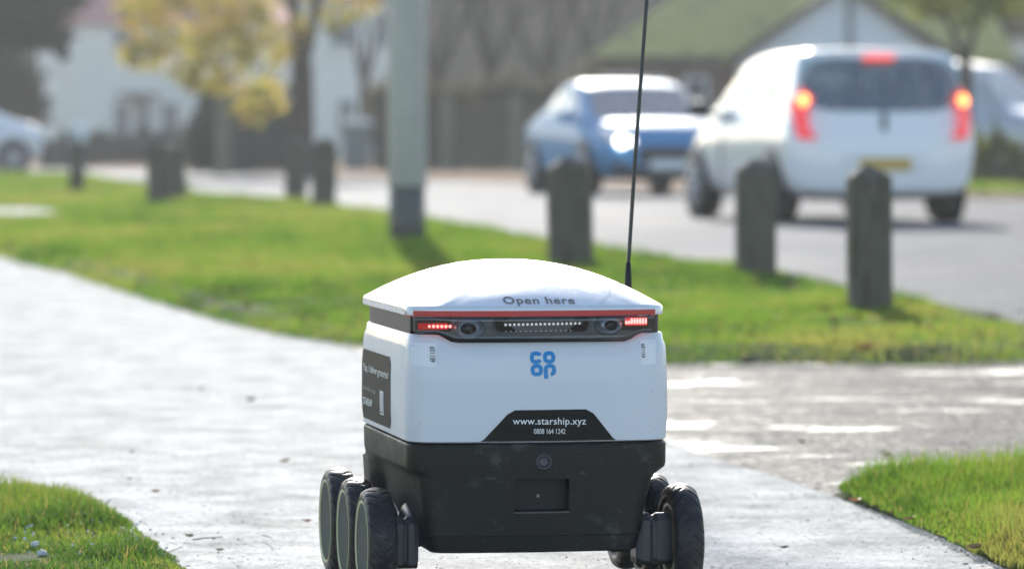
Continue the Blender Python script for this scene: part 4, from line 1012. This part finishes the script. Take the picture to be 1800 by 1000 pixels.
bm = bmesh.new(); bx(bm, ((sx0 + sx1) / 2, -.2985, sz0 - .0015), (sx1 - sx0, .003, .0016)); fromb('socket_lip', bm, mat('lip_grey', (.10, .10, .10), .4), robot)
bm = bmesh.new(); tube(bm, [(0, -.268, 0), (0, -.274, 0)], [.004, .003], 12); o = fromb('socket_screw', bm, mat('screw', (.15, .15, .15), .3, .8), robot); o.location = ((sx0 + sx1) / 2 - .002, 0, (sz0 + sz1) / 2 - .003)
# rear button
bxx, bzz = rear(956, 811)
bm = bmesh.new(); lathe(bm, [(.0135, .0), (.0135, -.0025), (.012, -.004), (.0095, -.004), (.0085, -.002), (.0085, .0)], 32, 'Y', closed=True); o = fromb('button_ring', bm, R_grip, robot, True); o.location = (bxx, -.2985, bzz); sharpen(o)
bm = bmesh.new(); lathe(bm, [(.0001, .0), (.0078, .0), (.0078, -.0015), (.006, -.003), (.0055, -.0022), (.0001, -.0025)], 28, 'Y'); o = fromb('button', bm, mat('button_grey', (.07, .075, .085), .35), robot, True); o.location = (bxx, -.2985, bzz)

# lid
HL = .2138
def lidz(x, y):
    u = min(1, abs(x) / HL); v = min(1, abs(y) / .305); t = max(u ** 1.0, 0)
    t = (u ** 3.2 + v ** 3.2) ** (1 / 3.2); return .4835 + .0655 * max(0, 1 - t ** 1.85)
V = []; Fc = []; rings = []
def lring(z, o_, dome=None, s=1.0):
    q_ = .4792 + .0698 * (1 - s ** 2.3)
    P = plan(HL - o_, HL - o_, -.304 + o_, .304 - o_, .055 + .14 * (1 - s) ** .8, .07 + .125 * (1 - s) ** .8, .014)
    rings.append([(x * s, y * s, (q_ if dome else z)) for x, y in P])
lring(.4675, .006); lring(.4655, .0015); lring(.4665, .0002); lring(.4755, 0.0); lring(.4785, .0010)
for s in (.992, .98, .97, .95, .925, .895, .86, .82, .77, .71, .64, .56, .47, .37, .26, .15, .06): lring(0, 0, True, s)
n = len(rings[0])
for r in rings: V += r
for i in range(len(rings) - 1):
    for j in range(n): Fc.append((i * n + j, i * n + (j + 1) % n, (i + 1) * n + (j + 1) % n, (i + 1) * n + j))
Fc.append(tuple(range(n))[::-1]); Fc.append(tuple((len(rings) - 1) * n + j for j in range(n)))
V = [(p[0] - .0025, p[1], p[2]) for p in V]
lid = pyd('lid', V, Fc, R_lid, robot, True); sharpen(lid, 55)

def bvh(o):
    return BVHTree.FromPolygons([v.co.copy() for v in o.data.vertices], [tuple(p.vertices) for p in o.data.polygons])
B_shell, B_lid, B_tub = bvh(shell), bvh(lid), bvh(tub)
def onrear(B, x, z, off):
    h = B.ray_cast(Vector((x, -1, z)), Vector((0, 1, 0)))
    nn = h[1] if h[0] is None or h[1].z > 0 else -h[1]
    if h[0] and nn.z > .3: return h[0] + nn * off * .7 + Vector((0, -off * .5, 0))
    return Vector((x, (h[0].y if h[0] else -.3) - off, z))
def onside(B, y, z, off):
    h = B.ray_cast(Vector((-1, y, z)), Vector((1, 0, 0)))
    return Vector(((h[0].x if h[0] else -.217) - off, y, z))
def text_mesh(s, width=None, height=None, bold=0.0, spacing=1.0):
    c = bpy.data.curves.new('t', 'FONT'); c.body = s; c.size = 1; c.offset = bold; c.space_character = spacing; c.resolution_u = 4
    o = bpy.data.objects.new('t', c); COL.objects.link(o); bpy.context.view_layer.update()
    me = bpy.data.meshes.new_from_object(o.evaluated_get(bpy.context.evaluated_depsgraph_get())); bpy.data.objects.remove(o)
    P = np.array([v.co[:2] for v in me.vertices]); Fq = [tuple(p.vertices) for p in me.polygons]; bpy.data.meshes.remove(me)
    mn, mx = P.min(0), P.max(0); P = (P - mn) / (mx - mn)      # 0..1 box
    return P, Fq
def decal(name, P, Fq, fmap, m, parent):
    return pyd(name, [fmap(u, v) for u, v in P], [f for f in Fq], m, parent)
def rect_rear(px0, py0, px1, py1, px0b=None, slope=0.0):
    """pixel box on the rear plane -> (x0,z0,x1,z1); slope = rise in px from left to right"""
    x0, z1 = rear(px0, py0); x1, _ = rear(px1, py0); _, z0 = rear(px0, py1)
    return x0, z0, x1, z1
def text_rear(name, s, px0, py0, px1, py1, m, parent, B, off=.0012, bold=0.0, spacing=1.0, rot=0):
    P, Fq = text_mesh(s, bold=bold, spacing=spacing)
    def f(u, v):
        if rot == 90: u, v = 1 - v, u
        if rot == -90: u, v = v, 1 - u
        x, z = rear(px0 + (px1 - px0) * u, py1 + (py0 - py1) * v); return onrear(B, x, z, off)
    return decal(name, P, Fq, f, m, parent)
def patch(nu, nv): 
    P = [(i / nu, j / nv) for j in range(nv + 1) for i in range(nu + 1)]
    return P, [(j * (nu + 1) + i, j * (nu + 1) + i + 1, (j + 1) * (nu + 1) + i + 1, (j + 1) * (nu + 1) + i) for j in range(nv) for i in range(nu)]
# measured with a level rear face: straight px->local mapping keeps the photo's slant
text_rear('lid_lettering', 'Open here', 888, 523, 1013, 538.5, R_grey, lid, B_lid, .0012, bold=.014, spacing=1.1)
# web address plate
P, Fq = patch(26, 8)
def trap(u, v):
    L = 845 + (892 - 845) * min(1, v / .88) + (905 - 892) * max(0, (v - .88) / .12) ** 1.0
    Rr = 1084 - (1084 - 1043) * min(1, v / .88) - 13 * max(0, (v - .88) / .12)
    px = L + (Rr - L) * u; py = 779.5 - 58 * v - (px - 845) * .014 + (v * 0)
    x, z = rear(px, py); return onrear(B_shell, x, max(z, .2628), .0007)
plate = decal('address_plate', P, Fq, trap, R_decal, robot)
text_rear('web_address', 'www.starship.xyz', 901, 733.5, 1030, 749.5, R_ink, plate, B_shell, .0014, bold=.006, spacing=1.05)
text_rear('phone_number', '0808 164 1242', 938, 753, 993.5, 762, R_ink, plate, B_shell, .0014, spacing=.95)
# blue four letter logo
def stroke(pts, w, closed=False):
    V2 = []; F2 = []; n = len(pts)
    for i, p in enumerate(pts):
        a = pts[(i - 1) % n] if (closed or i > 0) else pts[i]; b = pts[(i + 1) % n] if (closed or i < n - 1) else pts[i]
        tx, ty = b[0] - a[0], b[1] - a[1]; L = math.hypot(tx, ty) or 1; nx, ny = -ty / L * w / 2, tx / L * w / 2
        V2 += [(p[0] + nx, p[1] + ny), (p[0] - nx, p[1] - ny)]
    for i in range(n if closed else n - 1):
        j = (i + 1) % n; F2.append((2 * i, 2 * i + 1, 2 * j + 1, 2 * j))
    return V2, F2
def sq(cx_, cy, r, a0, a1, n=36, e=2.7):
    out = []
    for i in range(n + 1):
        a = R(a0 + (a1 - a0) * i / n); c, s = math.cos(a), math.sin(a); k = (abs(c) ** e + abs(s) ** e) ** (-1 / e); out.append((cx_ + r * k * c, cy + r * k * s))
    return out
rr_, w_ = 7.3, 7.0
letters = [stroke(sq(942.2, 628.5, rr_, 28, 332), w_), stroke(sq(965.3, 628, rr_, 0, 350)[:-1] , w_, True), stroke(sq(943.3, 650.2, rr_, 0, 350)[:-1], w_, True),
           stroke([(959.6, 665.2), (959.4, 658)] + [(q_[0], q_[1]) for q_ in sq(966.3, 650.0, rr_, 160, 430, 36)][:0] + [(959.3, 652)] + sq(966.5, 650, rr_, 175, 440, 36), w_)]
for (V2, F2) in letters:
    def pm(p, V2=V2):
        return onrear(B_shell, *rear(p[0], p[1]), .0008)
    pyd('logo_letter', [pm(p) for p in V2], F2, R_blue, robot)
# number labels at the corners (the square code is left blank)
for (a, b, c, d, tx, rot, tb) in ((729, 604, 769, 645, None, 90, (758, 610, 767, 637)), (1128, 598, 1157, 641, None, -90, (1130, 605, 1136.5, 629))):
    P, Fq = patch(6, 6)
    lab_ = decal('number_label', P, Fq, lambda u, v: onrear(B_shell, *rear(a + (c - a) * u, d + (b - d) * v), .0006), R_label, robot)
    text_rear('label_number', '6E1159', tb[0], tb[1], tb[2], tb[3], R_decal, lab_, B_shell, .0012, rot=rot, bold=.01)
# left side sticker
yS0, yS1 = .245, -.088; zS0, zS1 = .2705, .3895
P, Fq = patch(12, 8)
def sidemap(u, v, off): return onside(B_shell, yS0 + (yS1 - yS0) * u, zS0 + (zS1 - zS0) * v, off)
def rc(u, v):
    return (u, v)
# rounded corners
P, Fq = patch(24, 12)
def rcorner(u, v):
    e = min(u, 1 - u) / .055
    k = .09 * (1 - math.sqrt(max(0, 1 - (1 - min(e, 1)) ** 2)))
    return u, k + v * (1 - 2 * k)
stk = decal('side_sticker', P, Fq, lambda u, v: sidemap(*rcorner(u, v), .0008), R_decal, robot)
def side_text(s, u0, v0, u1, v1, m, bold=0.0):
    P, Fq = text_mesh(s, bold=bold); decal('sticker_lettering', P, Fq, lambda u, v: sidemap(u0 + (u1 - u0) * u, v0 + (v1 - v0) * v, .0016), m, stk)
side_text('Yup, I deliver groceries!', .085, .66, .955, .80, R_ink, .01)
side_text('Download my app', .085, .395, .52, .485, R_greyl)
side_text('STARSHIP', .085, .20, .40, .31, R_ink, .03)
ph = decal('phone_picture', [(.66, .155), (.79, .155), (.79, .49), (.66, .49)], [(0, 1, 2, 3)], lambda u, v: sidemap(u, v, .0014), R_label, stk)
decal('phone_screen', [(.675, .215), (.775, .215), (.775, .465), (.675, .465)], [(0, 1, 2, 3)], lambda u, v: sidemap(u, v, .0018), mat('pale_screen', (.45, .50, .55), .4), stk)
decal('phone_bar', [(.675, .18), (.775, .18), (.775, .20), (.675, .20)], [(0, 1, 2, 3)], lambda u, v: sidemap(u, v, .0018), R_decal, stk)
# seam on the white shell near the rear left corner
bm = bmesh.new(); tube(bm, [onrear(B_shell, -.1985, z, -.0004) for z in (.264, .30, .35, .40, .415)], .0005, 6); 
# red reflective tape under the lid lip
P, Fq = patch(40, 1)
def tape(u, v):
    x0, _ = rear(723, 550, -.304); x1, _ = rear(1157, 545, -.304)
    x = x0 + (x1 - x0) * u; h = B_lid.ray_cast(Vector((x, -1, .474)), Vector((0, 1, 0))); return Vector((x, h[0].y - .0006 + (1 - v) * .0006, .4635 + .0105 * v))
tp = decal('red_tape', P, Fq, tape, R_red, robot)
md = tp.modifiers.new('thickness', 'SOLIDIFY'); md.thickness = .0008; md.offset = 0

# rear lamp panel: housing, recess, leds, camera pods, clear cover
YB = -.3
def rx(px): return rear(px, 570, -.295)[0]
def rz(py): return rear(945, py, -.295)[1]
px_l, px_r = rx(728), rx(1152)
def outline_panel(inset=0.0):
    zb0, zb1 = ZT + .001 + inset, ZD + .001 + inset
    pts = [(px_l + inset, zb0), (xl0 + inset * .6, zb0), (xl1 + inset * .8, zb1), (xr0 - inset * .8, zb1), (xr1 - inset * .6, zb0), (px_r - inset, zb0), (px_r - inset, .4655 - inset * .3), (px_l + inset, .4655 - inset * .3)]
    return pts
def ybow(x, base):   # follows the bowed rear
    t = (x + H - .065) / (2 * (H - .065)); t = min(1, max(0, t)); k = base + .012 - .012 * math.sin(math.pi * t) ** .9
    e = max(0, abs(x) - .155); return k + e * e * 5
def panel_grid(name, inset, base, m, parent, nz=5, nx=60, closed_to=None):
    pts = outline_panel(inset); x0, x1 = pts[0][0], pts[5][0]; V2 = []; F2 = []
    for i in range(nx + 1):
        x = x0 + (x1 - x0) * i / nx
        if x < pts[1][0]: zb = pts[1][1]
        elif x < pts[2][0]: zb = pts[1][1] + (pts[2][1] - pts[1][1]) * (x - pts[1][0]) / (pts[2][0] - pts[1][0])
        elif x < pts[3][0]: zb = pts[2][1]
        elif x < pts[4][0]: zb = pts[3][1] + (pts[4][1] - pts[3][1]) * (x - pts[3][0]) / (pts[4][0] - pts[3][0])
        else: zb = pts[4][1]
        zt = pts[6][1]
        for j in range(nz + 1): V2.append((x, ybow(x, base), zb + (zt - zb) * j / nz))
    for i in range(nx):
        for j in range(nz): a = i * (nz + 1) + j; F2.append((a, a + nz + 1, a + nz + 2, a + 1))
    o = pyd(name, V2, F2, m, parent, True); md = o.modifiers.new('thickness', 'SOLIDIFY'); md.thickness = .002; md.offset = 0; return o
lp_ = empty('light_panel', (0, 0, 0)); lp_.parent = robot
lpane = panel_grid('housing', .0045, -.2865, R_house, lp_)
rim_ = panel_grid('panel_rim', 0.0, -.2855, R_band, lp_)
# reflector trays at the two ends (dark)
for (a, b) in ((731, 796), (1096, 1150)):
    x0, x1 = rx(a), rx(b); V2 = []; F2 = []
    for i in range(9):
        x = x0 + (x1 - x0) * i / 8
        for z in (.4405, .4635): V2.append((x, ybow(x, -.2895), z))
    for i in range(8): F2.append((2 * i, 2 * i + 2, 2 * i + 3, 2 * i + 1))
    pyd('lamp_tray', V2, F2, mat('tray_dark', (.035, .03, .03), .25), lp_, True)
# centre recess, rounded bottom
x0, x1 = rx(868), rx(1038); zb, zt_ = rz(586), .4655
pts = [(x0, zt_), (x0 + .001, zb + .014)] + [(x0 + .014 - .013 * math.cos(R(a)), zb + .014 - .013 * math.sin(R(a))) for a in (15, 40, 65, 90)] + [(x1 - .014 + .013 * math.cos(R(a)), zb + .014 - .013 * math.sin(R(a))) for a in (90, 65, 40, 15)] + [(x1 - .001, zb + .014), (x1, zt_)]
bm = bmesh.new(); vs = [bm.verts.new((x, ybow(x, -.2893), z)) for x, z in pts]; bm.faces.new(vs); fromb('centre_recess', bm, R_sock, lp_)
bm = bmesh.new(); tube(bm, [(x, ybow(x, -.2895), z) for x, z in pts], .0016, 8); fromb('recess_edge', bm, R_house, lp_, True)
box('led_bar', ((x0 + x1) / 2 + .002, ybow((x0 + x1) / 2, -.2912), rz(567)), (.132, .002, .0075), mat('led_bar_dark', (.05, .052, .05), .3), lp_)
bm = bmesh.new(); bmesh.ops.create_icosphere(bm, subdivisions=2, radius=.0024); t_ = fromb('led', bm, R_ledw, None, True); led_w = t_.data; bpy.data.objects.remove(t_)
bm = bmesh.new(); bmesh.ops.create_icosphere(bm, subdivisions=2, radius=.0026); t_ = fromb('led', bm, R_ledc, None, True); led_r = t_.data; bpy.data.objects.remove(t_)
for i in range(18):
    px = 889 + (1019 - 889) * i / 17; o = link('led', led_w, None, lp_); x = rear(px, 570, -.293)[0]; o.location = (x, ybow(x, -.2935), rz(570.5 - i * .09))
for i in range(14):
    px = 890 + (1004 - 890) * i / 13; o = link('led', led_w, None, lp_); o.scale = (.35, .35, .35); x = rear(px, 583, -.293)[0]; o.location = (x, ybow(x, -.2905), rz(582.5 - i * .09))
for i in range(8):
    px = 743 + (793 - 743) * i / 7; o = link('led', led_r, None, lp_); x = rear(px, 573, -.292)[0]; o.location = (x, ybow(x, -.2925), rz(573)); 
    if i < 2: o.scale = (1, 1, 1.6)
for i in range(8):
    px = 1103 + (1138 - 1103) * i / 7; o = link('led', led_r, None, lp_); x = rear(px, 567, -.292)[0]; o.location = (x, ybow(x, -.2925), rz(568.5 if i < 2 else 566.5)); o.scale = (.8, 1, 1.3 if i < 2 else 2.1)
box('led_glow_strip', (rx(768), ybow(rx(768), -.2908), rz(573)), (.056, .001, .010), mat('red_glow', (.35, .01, .01), .3, emit=(1, .03, .03), es=.22), lp_)  # no lamp of its own: emissive strip paints the red LEDs' glow
box('led_glow_strip', (rx(1120), ybow(rx(1120), -.2908), rz(567)), (.040, .001, .014), mat('red_glow2', (.35, .01, .01), .3, emit=(1, .03, .03), es=.22), lp_)  # same painted LED glow at the right end
# camera pods
for (px, py, r, sg) in ((826, 577, .0135, -1), (1074, 573, .0125, 1)):
    x, z = rx(px), rz(py)
    pod = empty('camera_pod', (x, ybow(x, -.290), z), R(12 * sg)); pod.parent = lp_
    bm = bmesh.new(); lathe(bm, [(r * 1.75, .004), (r * 1.62, -.001), (r * 1.3, -.0055), (r * 1.0, -.0085), (r * .86, -.0085), (r * .80, -.004), (r * .8, .004)], 32, 'Y', closed=True)
    for v in bm.verts: v.co.x *= 1.15; v.co.z *= .80
    fromb('pod_shell', bm, R_pod, pod, True)
    bm = bmesh.new(); r0 = r * .74; lathe(bm, [(r0, 0), (r0, -.004), (r0 * .8, -.0062), (r0 * .45, -.0078), (.0003, -.0084)], 28, 'Y'); 
    for v in bm.verts: v.co.z *= .82
    fromb('lens', bm, R_lens, pod, True)
cov = panel_grid('clear_cover', .0012, -.3035, R_cover, lp_)
bm = bmesh.new(); tube(bm, [(px_l - .012, -.2765 - .0065, .4400), (px_l - .012, -.283, .452)], .0045, 12); 

# wheels
def tyre_mesh():
    NA, r1, w2 = 540, .0925, .027; prof = []
    for k in range(21):
        t = -1 + 2 * k / 20; prof.append((r1 - .0085 * abs(t) ** 2.4, w2 * t * .98))
    prof = [(.066, -w2 * .80), (.071, -w2 * .98), (.0775, -w2 * 1.03)] + prof[1:-1] + [(.0775, w2 * 1.03), (.071, w2 * .98), (.066, w2 * .80)]
    m = len(prof); V2 = np.zeros((NA, m, 3)); ang = np.arange(NA) * 2 * math.pi / NA
    for j, (r, h) in enumerate(prof):
        t = h / w2; rr = np.full(NA, r)
        if abs(t) < .97 and r > .08:
            ph = ang * 26 / (2 * math.pi) + 1.15 * (abs(t) ** 1.3) + (0 if t > 0 else .5)
            fr = np.abs((ph % 1) - .5)
            g = np.clip(1.5 - fr / .06, 0, 1) * (1 if abs(t) > .14 else 0)
            rr = rr - .0032 * g
        V2[:, j, 0] = h; V2[:, j, 1] = rr * np.cos(ang); V2[:, j, 2] = rr * np.sin(ang)
    idx = np.arange(NA * m).reshape(NA, m); nx_ = np.roll(idx, -1, 0); Fq = []
    for j in range(m):
        k = (j + 1) % m; Fq.append(np.stack([idx[:, j], idx[:, k], nx_[:, k], nx_[:, j]], 1))
    o = fast('tyre', V2.reshape(-1, 3), np.concatenate(Fq), R_tyre, None, None, True); me = o.data; bpy.data.objects.remove(o); return me
ty = tyre_mesh()
def lm(name, prof, m, n=64, closed=False):
    bm = bmesh.new(); lathe(bm, prof, n, 'X', closed); o = fromb(name, bm, m, None, True); sharpen(o, 30); me = o.data; bpy.data.objects.remove(o); return me
# outer side is -x in wheel space
cap_me = lm('hub_cap', [(.0002, -.0245), (.060, -.0255), (.0672, -.0262), (.0672, -.020), (.0002, -.018)], R_hub)
ring_me = lm('yellow_ring', [(.0675, -.0266), (.0716, -.0280), (.0716, -.024), (.0675, -.024)], R_ring, closed=True)
inner_me = lm('inner_hub', [(.0002, .012), (.045, .012), (.050, .022), (.062, .024), (.066, .020), (.066, .0), (.0002, .0)], R_grip)
wheels_ = []
for sg in (-1, 1):
    for yy in (-.22, 0.0, .22):
        w = empty('wheel', (-.2615 if sg < 0 else .2450, yy, .0925), 0 if sg < 0 else math.pi); w.parent = robot; w.scale = (.87, 1, 1); w.rotation_euler = (0, 0, 0 if sg < 0 else math.pi)
        tt = link('tyre', ty, None, w); tt.rotation_euler = (rnd.random() * 6, 0, 0); link('hub_cap', cap_me, None, w); link('yellow_ring', ring_me, None, w); link('inner_hub', inner_me, None, w)
# suspension brackets between tub and wheels
def bracket(sg, yy):
    t = empty('suspension_arm', (-.218 if sg < 0 else .194, yy, .0)); t.scale = (.72 if sg < 0 else 1, .9, 1); t.parent = robot
    bm = bmesh.new(); pr_ = [(-.032, .060), (.026, .060), (.026, .125), (.010, .1365), (-.012, .139), (-.032, .128)]
    # prism across x with rib waists
    xs = [(-.030, .86), (-.018, 1.0), (-.006, 1.0), (-.003, .90), (.003, .90), (.006, 1.0), (.030, 1.0)]
    rg = []
    for (xo, k) in xs:
        rg.append([bm.verts.new((xo * (-sg) * -1, -.0 + (y * 1.0) * k - .008, .098 + (z - .098) * k)) for y, z in pr_])
    for a, b in zip(rg, rg[1:]):
        for i in range(len(pr_)): bm.faces.new((a[i], a[(i + 1) % len(pr_)], b[(i + 1) % len(pr_)], b[i]))
    bm.faces.new(rg[0]); bm.faces.new(rg[-1][::-1]); o = fromb('motor_case', bm, R_grip, t); md = o.modifiers.new('bevel', 'BEVEL'); md.width = .002; md.segments = 2
    box('lower_case', (0, -.006, .0655), (.058, .058, .022), R_black, t, bev=.004)
for sg in (-1, 1):
    for yy in (-.22, 0, .22): bracket(sg, yy)
for sg in (-1, 1):
    bm = bmesh.new(); tube(bm, [(sg * .19, -.22, .10), (sg * .185, -.08, .135), (sg * .18, .0, .11), (sg * .185, .1, .135), (sg * .19, .22, .10)], .014, 10); fromb('rocker_arm', bm, R_grip, robot, True)
# antenna
a0 = MI @ at(1104, 520, 7.52); a1 = MI @ at(1137, 0, 7.52); am = MI @ at(1117, 270, 7.52); ab = MI @ at(1104.5, 462, 7.52)
anm = empty('antenna', (0, 0, 0)); anm.parent = robot
bm = bmesh.new(); ext = a1 + (a1 - am) * .35; tube(bm, [ab - Vector((0, 0, .004)), am, a1, ext], [.0034, .0034, .0034, .003], 12); fromb('rod', bm, mat('antenna_black', (.035, .04, .04), .45), anm, True)
bm = bmesh.new(); tube(bm, [Vector((a0.x, a0.y, .455)), a0, ab + (a0 - ab) * .45, ab], [.0066, .0066, .0060, .0044], 14); fromb('antenna_base', bm, R_black, anm, True)
box('antenna_mount', (a0.x - .010, a0.y, .452), (.034, .030, .014), R_black, anm, bev=.003)

# ------------------------------------------------------------------ light mist in the air
HAZE = 0.0007
bm = bmesh.new(); bx(bm, (0, 360, 7.5), (860, 860, 17.2)); hz = fromb('haze', bm, None); hz['kind'] = 'stuff'; hz['label'] = 'thin pale autumn mist over the road and the gardens'; hz['category'] = 'haze'
hm = bpy.data.materials.new('haze'); hm.use_nodes = True; T = hm.node_tree; T.nodes.clear()
pv = T.nodes.new('ShaderNodeVolumePrincipled'); pv.inputs['Color'].default_value = (.95, .96, .97, 1); pv.inputs['Density'].default_value = HAZE; pv.inputs['Anisotropy'].default_value = .3
oo = T.nodes.new('ShaderNodeOutputMaterial'); T.links.new(pv.outputs[0], oo.inputs['Volume']); hz.data.materials.append(hm)
